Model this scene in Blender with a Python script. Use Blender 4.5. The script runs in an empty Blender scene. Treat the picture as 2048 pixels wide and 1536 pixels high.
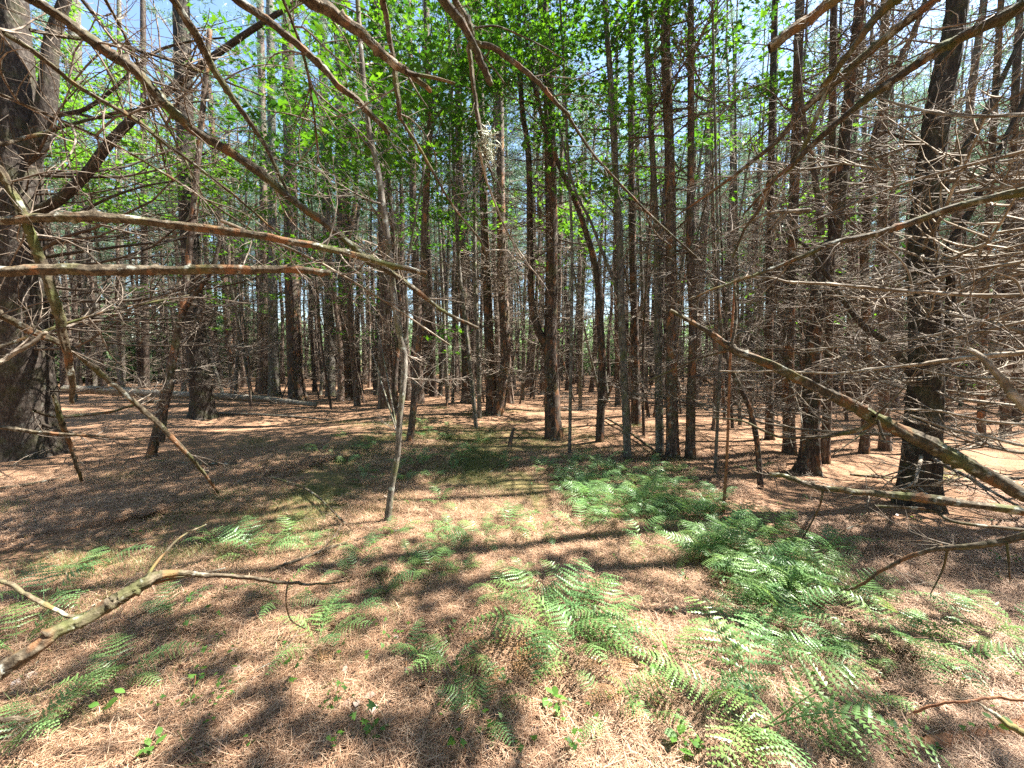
import bpy, math, random
import numpy as np
from mathutils import Vector, Matrix, Euler

PI = math.pi
R = math.radians
rng = np.random.default_rng(7)
random.seed(7)
scene = bpy.context.scene

# ------------------------------------------------------------------ camera, sky, sun, exposure
EYE = 1.5
PITCH = R(3.7)
FPX = 772.0                      # focal length in pixels of a 2048 px wide frame
cam_data = bpy.data.cameras.new("camera")
cam_data.sensor_width = 36.0
cam_data.lens = 36.0 * FPX / 2048.0
cam_data.clip_start = 0.02
cam_data.clip_end = 2000
cam = bpy.data.objects.new("camera", cam_data)
scene.collection.objects.link(cam)
cam.location = (0, 0, EYE)
cam.rotation_euler = (PI / 2 - PITCH, 0, 0)
scene.camera = cam

SUN_AZ = R(78)                   # clockwise from the view direction (+Y)
SUN_EL = R(56)
world = bpy.data.worlds.new("World")
scene.world = world
world.use_nodes = True
wn = world.node_tree
bg = wn.nodes["Background"]
sky = wn.nodes.new("ShaderNodeTexSky")
sky.sky_type = 'NISHITA'
sky.sun_disc = False
sky.sun_elevation = SUN_EL
sky.sun_rotation = SUN_AZ
sky.air_density = 1.2
sky.dust_density = 0.8
sky.ozone_density = 3.0
wn.links.new(sky.outputs[0], bg.inputs[0])
bg.inputs[1].default_value = 0.07

sun_data = bpy.data.lights.new("sun", 'SUN')
sun_data.energy = 5.0
sun_data.angle = R(0.55)
sun_data.color = (1.0, 0.95, 0.87)
sun = bpy.data.objects.new("sun", sun_data)
scene.collection.objects.link(sun)
sdir = Vector((math.sin(SUN_AZ) * math.cos(SUN_EL), math.cos(SUN_AZ) * math.cos(SUN_EL), math.sin(SUN_EL)))
sun.rotation_euler = sdir.to_track_quat('Z', 'Y').to_euler()

scene.view_settings.view_transform = 'Standard'
scene.view_settings.look = 'None'
scene.view_settings.gamma = 1.0
scene.view_settings.exposure = 2.55
scene.view_settings.use_curve_mapping = False
cy = scene.cycles
cy.use_denoising = False
cy.max_bounces = 7
cy.diffuse_bounces = 4
cy.glossy_bounces = 2
cy.transmission_bounces = 4
cy.transparent_max_bounces = 8
cy.caustics_reflective = False
cy.caustics_refractive = False
cy.sample_clamp_indirect = 6.0

# ------------------------------------------------------------------ helpers
col = scene.collection


class Noise:
    def __init__(s, seed):
        r = np.random.default_rng(seed)
        s.t = r.random(4096).astype(np.float64)

    def h(s, x, y, z):
        return s.t[(x * 73 + y * 1237 + z * 2711 + (x * y) % 911) % 4096]

    def __call__(s, x, y, z=0.0):
        x = np.asarray(x, float); y = np.asarray(y, float); z = np.asarray(z, float) + np.zeros_like(x)
        xi = np.floor(x).astype(int); yi = np.floor(y).astype(int); zi = np.floor(z).astype(int)
        fx = x - xi; fy = y - yi; fz = z - zi
        fx = fx * fx * (3 - 2 * fx); fy = fy * fy * (3 - 2 * fy); fz = fz * fz * (3 - 2 * fz)
        o = 0
        for a in (0, 1):
            for b in (0, 1):
                for c in (0, 1):
                    w = (fx if a else 1 - fx) * (fy if b else 1 - fy) * (fz if c else 1 - fz)
                    o = o + w * s.h(xi + a, yi + b, zi + c)
        return o - 0.5


NZ = Noise(3)


def ground_h(x, y):
    x = np.asarray(x, float); y = np.asarray(y, float)
    h = 0.10 * NZ(x * 0.35 + 40, y * 0.35 + 40) + 0.075 * NZ(x * 1.3 + 90, y * 1.3 + 20) + 0.03 * NZ(x * 3.1 + 9, y * 3.1 + 20)
    h = h + 0.16 * np.exp(-(((x + 1.2) / 2.6) ** 2 + ((y - 11.5) / 3.0) ** 2))
    h = h + 0.012 * NZ(x * 5 + 9, y * 5 + 3)
    return h


def ray(px, py):
    x = (px - 1024) / FPX; y = (768 - py) / FPX
    return (x, math.cos(PITCH) + y * math.sin(PITCH), -math.sin(PITCH) + y * math.cos(PITCH))


def P(px, py, Y):
    """world point seen at full-size photo pixel (px, py), Y metres ahead."""
    d = ray(px, py); s = Y / d[1]
    return np.array((d[0] * s, Y, EYE + d[2] * s))


def G(px, py):
    """the ground point seen at photo pixel (px, py)"""
    d = np.array(ray(px, py))
    s = 0.5
    prev = s
    while s < 80:
        p = np.array((0, 0, EYE)) + d * s
        if p[2] < float(ground_h(p[0], p[1])):
            break
        prev = s
        s *= 1.02
    lo, hi = prev, s
    for _ in range(12):
        m = (lo + hi) / 2
        p = np.array((0, 0, EYE)) + d * m
        if p[2] < float(ground_h(p[0], p[1])): hi = m
        else: lo = m
    p = np.array((0, 0, EYE)) + d * hi
    p[2] = float(ground_h(p[0], p[1]))
    return p


def wpx(px, w, Y):
    """radius in metres of a round thing w pixels wide at depth Y"""
    th = math.atan((px - 1024) / FPX)
    return 0.5 * w * Y / FPX * math.cos(th)


class MB:
    def __init__(s):
        s.v = []; s.q = []; s.t = []; s.n = 0; s.qm = []; s.tm = []

    def add(s, v, q=None, t=None, m=0):
        v = np.asarray(v, float).reshape(-1, 3)
        if q is not None and len(q):
            q = np.asarray(q, int); s.q.append(q + s.n); s.qm.append(np.full(len(q), m))
        if t is not None and len(t):
            t = np.asarray(t, int); s.t.append(t + s.n); s.tm.append(np.full(len(t), m))
        s.v.append(v); s.n += len(v)

    def mesh(s, name, mats, smooth=True):
        me = bpy.data.meshes.new(name)
        V = np.concatenate(s.v) if s.v else np.zeros((0, 3))
        Q = np.concatenate(s.q) if s.q else np.zeros((0, 4), int)
        T = np.concatenate(s.t) if s.t else np.zeros((0, 3), int)
        me.vertices.add(len(V)); me.vertices.foreach_set("co", V.astype(np.float32).ravel())
        nl = len(Q) * 4 + len(T) * 3
        me.loops.add(nl)
        me.loops.foreach_set("vertex_index", np.concatenate([Q.ravel(), T.ravel()]).astype(np.int32))
        me.polygons.add(len(Q) + len(T))
        st = np.concatenate([np.arange(len(Q)) * 4, len(Q) * 4 + np.arange(len(T)) * 3]).astype(np.int32)
        me.polygons.foreach_set("loop_start", st)
        mi = np.concatenate((s.qm or [np.zeros(0, int)]) + (s.tm or [np.zeros(0, int)])).astype(np.int32)
        me.polygons.foreach_set("material_index", mi)
        if smooth:
            me.polygons.foreach_set("use_smooth", np.ones(len(Q) + len(T), bool))
        for m in (mats if isinstance(mats, (list, tuple)) else [mats]):
            me.materials.append(m)
        me.update(calc_edges=True)
        return me

    def obj(s, name, mats, parent=None, smooth=True, loc=None):
        o = bpy.data.objects.new(name, s.mesh(name, mats, smooth))
        col.objects.link(o)
        if parent is not None: o.parent = parent
        if loc is not None: o.location = loc
        return o


def tube_vf(pts, rad, k=6, disp=None, cap=True, tip=False):
    pts = np.asarray(pts, float); n = len(pts)
    rad = np.broadcast_to(np.asarray(rad, float), (n,))
    t = np.gradient(pts, axis=0)
    t /= np.linalg.norm(t, axis=1)[:, None] + 1e-12
    mt = pts[-1] - pts[0]; mt = mt / (np.linalg.norm(mt) + 1e-12)
    ref = np.eye(3)[int(np.argmin(np.abs(mt)))]
    a = np.cross(t, ref); a /= np.linalg.norm(a, axis=1)[:, None] + 1e-12
    b = np.cross(t, a)
    th = np.arange(k) * 2 * PI / k
    rr = rad[:, None] * np.ones(k)
    if disp is not None: rr = rr + disp
    v = pts[:, None, :] + rr[:, :, None] * (np.cos(th)[None, :, None] * a[:, None, :] + np.sin(th)[None, :, None] * b[:, None, :])
    v = v.reshape(-1, 3)
    i = np.arange(n - 1)[:, None] * k; j = np.arange(k)[None, :]; j2 = (j + 1) % k
    q = np.stack([i + j, i + j2, i + k + j2, i + k + j], -1).reshape(-1, 4)
    tr = None
    if cap:
        v = np.vstack([v, pts[-1:] + t[-1:] * rad[-1] * 0.4])
        e = (n - 1) * k
        tr = np.stack([e + np.arange(k), e + (np.arange(k) + 1) % k, np.full(k, n * k)], -1)
    return v, q, tr


def tube(mb, pts, rad, k=6, m=0, disp=None, cap=True):
    v, q, t = tube_vf(pts, rad, k, disp, cap)
    mb.add(v, q, t, m)


def catmull(pts, per=6):
    pts = np.asarray(pts, float)
    if len(pts) < 3:
        u = np.linspace(0, 1, per + 1)[:, None]
        return pts[0] * (1 - u) + pts[1] * u
    P_ = np.vstack([2 * pts[0] - pts[1], pts, 2 * pts[-1] - pts[-2]])
    out = []
    for i in range(1, len(P_) - 2):
        p0, p1, p2, p3 = P_[i - 1:i + 3]
        for u in np.linspace(0, 1, per, endpoint=False):
            out.append(0.5 * ((2 * p1) + (-p0 + p2) * u + (2 * p0 - 5 * p1 + 4 * p2 - p3) * u * u + (-p0 + 3 * p1 - 3 * p2 + p3) * u ** 3))
    out.append(P_[-2])
    return np.array(out)


def empty(name, loc, label, cat, group=None):
    o = bpy.data.objects.new(name, None); col.objects.link(o)
    o.empty_display_size = 0.2
    o.location = loc
    tag(o, label, cat, group)
    return o


def tag(o, label=None, cat=None, group=None, kind=None):
    if label: o['label'] = label
    if cat: o['category'] = cat
    if group: o['group'] = group
    if kind: o['kind'] = kind
    return o


def inst(name, mesh, parent, loc=(0, 0, 0), rot=(0, 0, 0), sc=1.0, kind=None):
    o = bpy.data.objects.new(name, mesh); col.objects.link(o)
    o.parent = parent; o.location = loc; o.rotation_euler = rot
    o.scale = (sc, sc, sc) if np.isscalar(sc) else sc
    if kind: o['kind'] = kind
    return o


# ------------------------------------------------------------------ materials
def new_mat(name):
    m = bpy.data.materials.new(name); m.use_nodes = True
    nt = m.node_tree
    return m, nt, nt.nodes["Principled BSDF"], nt.nodes["Material Output"]


def ramp(nt, stops, fac=None):
    r = nt.nodes.new("ShaderNodeValToRGB")
    el = r.color_ramp.elements
    while len(el) > 1: el.remove(el[-1])
    el[0].position = stops[0][0]; el[0].color = (*stops[0][1], 1)
    for p, c in stops[1:]:
        e = el.new(p); e.color = (*c, 1)
    if fac is not None: nt.links.new(fac, r.inputs[0])
    return r


def noise(nt, vec, scale, detail=3, rough=0.55):
    n = nt.nodes.new("ShaderNodeTexNoise")
    n.inputs["Scale"].default_value = scale; n.inputs["Detail"].default_value = detail
    n.inputs["Roughness"].default_value = rough
    if vec is not None: nt.links.new(vec, n.inputs["Vector"])
    return n


def mapping(nt, src, scale):
    m = nt.nodes.new("ShaderNodeMapping"); m.inputs["Scale"].default_value = scale
    nt.links.new(src, m.inputs["Vector"])
    return m.outputs[0]


def mix(nt, fac, a, b, mode='MIX'):
    m = nt.nodes.new("ShaderNodeMix"); m.data_type = 'RGBA'; m.blend_type = mode
    if isinstance(fac, float): m.inputs[0].default_value = fac
    else: nt.links.new(fac, m.inputs[0])
    for i, c in ((6, a), (7, b)):
        if isinstance(c, tuple): m.inputs[i].default_value = (*c, 1)
        else: nt.links.new(c, m.inputs[i])
    return m.outputs[2]


def math_node(nt, op, a, b=None, c=None):
    m = nt.nodes.new("ShaderNodeMath"); m.operation = op
    for i, x in enumerate((a, b, c)):
        if x is None: continue
        if isinstance(x, (int, float)): m.inputs[i].default_value = x
        else: nt.links.new(x, m.inputs[i])
    return m.outputs[0]


def bark_mat(name, dark, mid, light, moss=0.0, lichen=0.0, stretch=(9, 9, 1.6), bump=0.6, detail_scale=4.0, peel=None, rand=0.25):
    m, nt, bs, out = new_mat(name)
    tc = nt.nodes.new("ShaderNodeTexCoord")
    src = tc.outputs["Object"]
    v = mapping(nt, src, stretch)
    n1 = noise(nt, v, detail_scale, 6, 0.65)
    c = ramp(nt, [(0.30, dark), (0.5, mid), (0.72, light)], n1.outputs[0]).outputs[0]
    if peel:
        n4 = noise(nt, mapping(nt, src, (3, 3, 1.2)), 3.0, 3)
        f4 = ramp(nt, [(0.56, (0, 0, 0)), (0.62, (1, 1, 1))], n4.outputs[0]).outputs[0]
        c = mix(nt, f4, c, peel)
    if moss:
        n2 = noise(nt, src, 5.0, 4)
        f = ramp(nt, [(0.5, (0, 0, 0)), (0.66, (moss, moss, moss))], n2.outputs[0]).outputs[0]
        c = mix(nt, f, c, (0.085, 0.10, 0.028))
    if lichen:
        n3 = noise(nt, src, 17.0, 3)
        f = ramp(nt, [(0.60, (0, 0, 0)), (0.66, (lichen,) * 3)], n3.outputs[0]).outputs[0]
        c = mix(nt, f, c, (0.36, 0.38, 0.33))
    oi = nt.nodes.new("ShaderNodeObjectInfo")
    hv = nt.nodes.new("ShaderNodeHueSaturation")
    nt.links.new(c, hv.inputs["Color"])
    mr = nt.nodes.new("ShaderNodeMapRange")
    mr.inputs[3].default_value = 1 - rand; mr.inputs[4].default_value = 1 + rand * 1.4
    nt.links.new(oi.outputs["Random"], mr.inputs[0]); nt.links.new(mr.outputs[0], hv.inputs["Value"])
    nt.links.new(hv.outputs[0], bs.inputs["Base Color"])
    bs.inputs["Roughness"].default_value = 0.85
    bs.inputs["Specular IOR Level"].default_value = 0.25
    if bump:
        b = nt.nodes.new("ShaderNodeBump"); b.inputs["Strength"].default_value = bump; b.inputs["Distance"].default_value = 0.02
        nt.links.new(n1.outputs[0], b.inputs["Height"]); nt.links.new(b.outputs[0], bs.inputs["Normal"])
    return m


M = {}
M['bark_pine'] = bark_mat("bark_pine", (0.020, 0.014, 0.010), (0.068, 0.047, 0.036), (0.17, 0.13, 0.105), moss=0.35, lichen=0.4, peel=(0.21, 0.10, 0.05), stretch=(9, 9, 2.0))
M['bark_big'] = bark_mat("bark_big", (0.016, 0.012, 0.009), (0.042, 0.032, 0.025), (0.105, 0.086, 0.071), moss=0.25, lichen=0.15, stretch=(10, 10, 3.0), bump=0.9, rand=0.05)
M['bark_grey'] = bark_mat("bark_grey", (0.035, 0.029, 0.022), (0.11, 0.095, 0.078), (0.25, 0.225, 0.19), moss=0.7, lichen=0.7, stretch=(6, 6, 3), bump=0.4)
M['bark_far'] = bark_mat("bark_far", (0.028, 0.019, 0.015), (0.095, 0.064, 0.048), (0.23, 0.17, 0.135), moss=0.2, lichen=0.5, stretch=(5, 5, 1.0), bump=0.5, rand=0.4)
M['twig'] = bark_mat("twig", (0.055, 0.042, 0.031), (0.15, 0.118, 0.09), (0.33, 0.29, 0.24), stretch=(4, 4, 4), bump=0.0, detail_scale=3, rand=0.3)
M['twig_dark'] = bark_mat("twig_dark", (0.02, 0.015, 0.011), (0.065, 0.05, 0.037), (0.17, 0.14, 0.11), stretch=(4, 4, 4), bump=0.0, detail_scale=3, rand=0.3)
M['twig_pale'] = bark_mat("twig_pale", (0.06, 0.045, 0.03), (0.18, 0.145, 0.105), (0.42, 0.375, 0.31), stretch=(4, 4, 4), bump=0.0, detail_scale=3, rand=0.2)
M['limb'] = bark_mat("limb", (0.020, 0.015, 0.010), (0.066, 0.050, 0.031), (0.17, 0.14, 0.098), moss=0.75, lichen=0.5, stretch=(14, 14, 14), bump=0.5, detail_scale=3, peel=(0.16, 0.082, 0.04), rand=0.15)
M['log'] = bark_mat("log", (0.04, 0.03, 0.022), (0.14, 0.115, 0.09), (0.30, 0.27, 0.225), moss=0.35, lichen=0.6, stretch=(3, 12, 12), bump=0.5)
M['rust'] = bark_mat("rust", (0.10, 0.04, 0.02), (0.24, 0.11, 0.055), (0.40, 0.20, 0.10), stretch=(8, 8, 8), bump=0.3)


def leaf_mat(name, cols, trans=0.45, rough=0.5, patch=None):
    m, nt, bs, out = new_mat(name)
    g = nt.nodes.new("ShaderNodeNewGeometry")
    stops = [(i / (len(cols) - 1), c) for i, c in enumerate(cols)]
    c = ramp(nt, stops, g.outputs["Random Per Island"]).outputs[0]
    if patch:
        oi = nt.nodes.new("ShaderNodeObjectInfo")
        f = math_node(nt, 'MULTIPLY', oi.outputs["Random"], 0.7)
        c = mix(nt, f, c, patch)
    nt.links.new(c, bs.inputs["Base Color"])
    bs.inputs["Roughness"].default_value = rough
    bs.inputs["Specular IOR Level"].default_value = 0.4
    tr = nt.nodes.new("ShaderNodeBsdfTranslucent")
    hv = nt.nodes.new("ShaderNodeHueSaturation"); hv.inputs["Hue"].default_value = 0.487
    hv.inputs["Saturation"].default_value = 1.15; hv.inputs["Value"].default_value = 1.5
    nt.links.new(c, hv.inputs["Color"]); nt.links.new(hv.outputs[0], tr.inputs[0])
    ms = nt.nodes.new("ShaderNodeMixShader"); ms.inputs[0].default_value = trans
    nt.links.new(bs.outputs[0], ms.inputs[1]); nt.links.new(tr.outputs[0], ms.inputs[2])
    nt.links.new(ms.outputs[0], out.inputs[0])
    return m


M['leaf'] = leaf_mat("maple_leaf", [(0.028, 0.085, 0.018), (0.05, 0.13, 0.022), (0.10, 0.22, 0.035)], trans=0.5)
M['leaf_lime'] = leaf_mat("lime_leaf", [(0.06, 0.15, 0.025), (0.09, 0.20, 0.035), (0.13, 0.26, 0.05)], trans=0.5)
M['fern'] = leaf_mat("fern_leaf", [(0.10, 0.21, 0.07), (0.14, 0.28, 0.105), (0.20, 0.35, 0.155)], trans=0.35, rough=0.36, patch=(0.19, 0.27, 0.07))
M['fern_dry'] = leaf_mat("dry_fern", [(0.22, 0.12, 0.05), (0.34, 0.20, 0.10)], trans=0.2)
M['leaf_mint'] = leaf_mat("bush_leaf", [(0.11, 0.19, 0.07), (0.17, 0.26, 0.12), (0.24, 0.32, 0.19)], trans=0.5)
M['needle_green'] = leaf_mat("pine_needles", [(0.08, 0.15, 0.08), (0.12, 0.20, 0.12), (0.17, 0.26, 0.17)], trans=0.4, rough=0.45)
M['grass'] = leaf_mat("moss_grass", [(0.07, 0.10, 0.025), (0.12, 0.15, 0.04), (0.24, 0.19, 0.08)], trans=0.3)
M['litter'] = leaf_mat("fallen_needles", [(0.10, 0.050, 0.027), (0.25, 0.14, 0.080), (0.37, 0.225, 0.135), (0.50, 0.36, 0.245)], trans=0.06, rough=0.6)
M['dead_leaf'] = leaf_mat("dead_leaf", [(0.12, 0.07, 0.045), (0.26, 0.17, 0.12), (0.45, 0.36, 0.30)], trans=0.1)
M['lichen'] = leaf_mat("lichen_clump", [(0.30, 0.32, 0.22), (0.46, 0.48, 0.36)], trans=0.1)

# ground
m, nt, bs, out = new_mat("needle_ground"); M['ground'] = m
tc = nt.nodes.new("ShaderNodeTexCoord")
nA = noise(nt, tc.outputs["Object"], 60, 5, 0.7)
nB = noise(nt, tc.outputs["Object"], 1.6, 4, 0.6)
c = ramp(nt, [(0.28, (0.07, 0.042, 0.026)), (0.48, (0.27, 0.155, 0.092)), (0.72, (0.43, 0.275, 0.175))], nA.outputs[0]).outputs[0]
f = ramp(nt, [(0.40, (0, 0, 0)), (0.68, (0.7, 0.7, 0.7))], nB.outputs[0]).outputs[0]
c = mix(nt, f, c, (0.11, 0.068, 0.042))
# greenish moss in the middle left
sx = nt.nodes.new("ShaderNodeSeparateXYZ"); nt.links.new(tc.outputs["Object"], sx.inputs[0])
dx = math_node(nt, 'MULTIPLY', math_node(nt, 'ADD', sx.outputs[0], 1.0), 0.38)
dy = math_node(nt, 'MULTIPLY', math_node(nt, 'SUBTRACT', sx.outputs[1], 5.4), 0.33)
rr = math_node(nt, 'ADD', math_node(nt, 'MULTIPLY', dx, dx), math_node(nt, 'MULTIPLY', dy, dy))
nC = noise(nt, tc.outputs["Object"], 3.5, 4, 0.65)
g = math_node(nt, 'SUBTRACT', math_node(nt, 'MULTIPLY', nC.outputs[0], 2.2), math_node(nt, 'MULTIPLY', rr, 0.55))
gf = ramp(nt, [(0.62, (0, 0, 0)), (1.0, (0.62, 0.62, 0.62))], g).outputs[0]
c = mix(nt, gf, c, (0.13, 0.135, 0.045))
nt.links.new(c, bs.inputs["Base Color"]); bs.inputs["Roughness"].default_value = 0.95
bs.inputs["Specular IOR Level"].default_value = 0.1
b = nt.nodes.new("ShaderNodeBump"); b.inputs["Strength"].default_value = 0.8; b.inputs["Distance"].default_value = 0.02
nt.links.new(nA.outputs[0], b.inputs["Height"]); nt.links.new(b.outputs[0], bs.inputs["Normal"])

# ------------------------------------------------------------------ ground
gx = np.concatenate([-np.geomspace(300, 12, 24), np.linspace(-11.8, 11.8, 150), np.geomspace(12, 300, 24)])
gy = np.concatenate([-np.geomspace(300, 4, 20), np.linspace(-3.8, 22, 170), np.geomspace(22.4, 500, 30)])
GX, GY = np.meshgrid(gx, gy)
fade = np.clip(1 - (np.hypot(GX, GY) - 40) / 60, 0, 1)
GZ = ground_h(GX, GY) * fade
nx, ny = len(gx), len(gy)
mb = MB()
i = np.arange(ny - 1)[:, None] * nx; j = np.arange(nx - 1)[None, :]
mb.add(np.stack([GX, GY, GZ], -1).reshape(-1, 3), np.stack([i + j, i + j + 1, i + nx + j + 1, i + nx + j], -1).reshape(-1, 4))
tag(mb.obj("ground", M['ground']), kind="structure")


# ------------------------------------------------------------------ instancing of uncountable stuff
def scatter_stuff(name, protos, pos, rot, scl, idx, kind="stuff"):
    """one object whose geometry nodes put prototype k on the points with idx == k"""
    me = bpy.data.meshes.new(name)
    n = len(pos)
    me.vertices.add(n); me.vertices.foreach_set("co", np.asarray(pos, np.float32).ravel())
    a = me.attributes.new("irot", 'FLOAT_VECTOR', 'POINT'); a.data.foreach_set("vector", np.asarray(rot, np.float32).ravel())
    a = me.attributes.new("iscl", 'FLOAT', 'POINT'); a.data.foreach_set("value", np.asarray(scl, np.float32))
    a = me.attributes.new("iidx", 'INT', 'POINT'); a.data.foreach_set("value", np.asarray(idx, np.int32))
    o = bpy.data.objects.new(name, me); col.objects.link(o)
    ng = bpy.data.node_groups.new(name + "_nodes", 'GeometryNodeTree')
    ng.interface.new_socket("Geometry", in_out='INPUT', socket_type='NodeSocketGeometry')
    ng.interface.new_socket("Geometry", in_out='OUTPUT', socket_type='NodeSocketGeometry')
    gi = ng.nodes.new("NodeGroupInput"); go = ng.nodes.new("NodeGroupOutput")
    jn = ng.nodes.new("GeometryNodeJoinGeometry")

    def attr(nm, ty):
        x = ng.nodes.new("GeometryNodeInputNamedAttribute"); x.data_type = ty; x.inputs[0].default_value = nm
        return x.outputs[0]
    ar = attr("irot", 'FLOAT_VECTOR'); sc_ = attr("iscl", 'FLOAT'); ix = attr("iidx", 'INT')
    for k, pr in enumerate(protos):
        oi = ng.nodes.new("GeometryNodeObjectInfo"); oi.inputs[0].default_value = pr
        oi.inputs["As Instance"].default_value = True
        cmpn = ng.nodes.new("FunctionNodeCompare"); cmpn.data_type = 'INT'; cmpn.operation = 'EQUAL'
        ii = [s for s in cmpn.inputs if s.type == 'INT']
        ng.links.new(ix, ii[0]); ii[1].default_value = k
        ip = ng.nodes.new("GeometryNodeInstanceOnPoints")
        ng.links.new(gi.outputs[0], ip.inputs["Points"])
        ng.links.new(cmpn.outputs[0], ip.inputs["Selection"])
        ng.links.new(oi.outputs["Geometry"], ip.inputs["Instance"])
        ng.links.new(ar, ip.inputs["Rotation"]); ng.links.new(sc_, ip.inputs["Scale"])
        ng.links.new(ip.outputs[0], jn.inputs[0])
    ng.links.new(jn.outputs[0], go.inputs[0])
    md = o.modifiers.new("scatter", 'NODES'); md.node_group = ng
    tag(o, kind=kind)
    return o


def proto(name, mesh):
    return bpy.data.objects.new(name, mesh)      # never linked: only read by the node groups


# fallen needles: square-metre patches of crossing needles
def needle_patch(n, r, size=1.15, w=0.0011):
    c = np.stack([r.uniform(-size / 2, size / 2, n), r.uniform(-size / 2, size / 2, n), r.gamma(1.5, 0.006, n)], -1)
    a = r.uniform(0, 2 * PI, n); L = r.uniform(0.05, 0.12, n) / 2
    tilt = r.normal(0, 0.16, n)
    d = np.stack([np.cos(a) * np.cos(tilt), np.sin(a) * np.cos(tilt), np.sin(tilt)], -1)
    s = np.stack([-np.sin(a), np.cos(a), np.zeros(n)], -1) * (w * r.uniform(0.7, 1.5, n))[:, None]
    bow = np.stack([-np.sin(a), np.cos(a), np.full(n, 0.5)], -1) * (L * r.normal(0, 0.13, n))[:, None]
    p0 = c - d * L[:, None]; p1 = c + bow; p2 = c + d * L[:, None]
    v = np.stack([p0 - s, p0 + s, p1 - s, p1 + s, p2 - s, p2 + s], 1).reshape(-1, 3)
    b = np.arange(n)[:, None] * 6
    q = np.concatenate([b + [0, 1, 3, 2], b + [2, 3, 5, 4]])
    mb = MB(); mb.add(v, q)
    return mb.mesh("fallen_needles", M['litter'], False)


patches = [proto("needle_patch", needle_patch(9000, rng, w=.0007)) for _ in range(5)]
patches += [proto("needle_patch", needle_patch(4200, rng, w=0.0011)) for _ in range(3)]
pp, pr, ps, pi_ = [], [], [], []
for yy in np.arange(0.6, 6.6, 0.5):
    half = yy * 1.5 + 1.2
    for xx in np.arange(-half, half, 0.5):
        x = xx + rng.uniform(-.15, .15); y = yy + rng.uniform(-.15, .15)
        far = math.hypot(x, y) > 4.0
        _h = float(NZ(x * 1.1 + 5, y * 1.1 + 70) + .4 * NZ(x * 3.3 + 5, y * 3.3 + 70))
        if _h < -.13 and math.hypot(x, y) > 2.6 and rng.random() < .75: continue
        if far and rng.random() < .15 + .16 * (math.hypot(x, y) - 4): continue
        z = float(ground_h(x, y)); e = 0.3
        sx_ = float(ground_h(x + e, y) - ground_h(x - e, y)) / (2 * e); sy_ = float(ground_h(x, y + e) - ground_h(x, y - e)) / (2 * e)
        zz = rng.uniform(0, 2 * PI)
        eu = (Euler((math.atan(sy_), -math.atan(sx_), 0)).to_matrix() @ Euler((0, 0, zz)).to_matrix()).to_euler()
        pp.append((x, y, z + 0.004)); pr.append(eu); ps.append(rng.uniform(.85, 1.1)); pi_.append(int(rng.integers(5, 8)) if far else int(rng.integers(0, 5)))
scatter_stuff("fallen_needles", patches, pp, [tuple(e) for e in pr], ps, pi_)


# mossy grass tufts
def grass_patch(n, r, size=0.6):
    c = np.stack([r.normal(0, size / 3.2, n), r.normal(0, size / 3.2, n), np.zeros(n)], -1)
    a = r.uniform(0, 2 * PI, n); L = r.uniform(0.02, 0.075, n)
    d = np.stack([np.cos(a) * .7, np.sin(a) * .7, r.uniform(.3, 1, n)], -1)
    s = np.stack([-np.sin(a), np.cos(a), np.zeros(n)], -1) * 0.0015
    v = np.stack([c - s, c + s, c + d * L[:, None]], 1).reshape(-1, 3)
    mb = MB(); mb.add(v, None, np.arange(n * 3).reshape(-1, 3))
    return mb.mesh("moss_grass", M['grass'], False)


gp = [proto("grass_patch", grass_patch(900, rng)) for _ in range(3)]
pos = []
while len(pos) < 190:
    x = rng.normal(-1.1, 1.6); y = rng.normal(5.4, 2.2)
    if y < 1.4: continue
    pos.append((x, y, float(ground_h(x, y))))
for (px, py) in ((420, 1110), (160, 1130), (30, 1500), (620, 1300), (700, 940), (640, 900), (230, 1380)):
    for k in range(3):
        g0 = G(px + rng.uniform(-30, 30), py + rng.uniform(-12, 12)); pos.append(tuple(g0))
n = len(pos)
scatter_stuff("moss_and_grass", gp, pos, [(0, 0, a) for a in rng.uniform(0, 6.28, n)], rng.uniform(.6, 1.3, n), rng.integers(0, 3, n))


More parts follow.
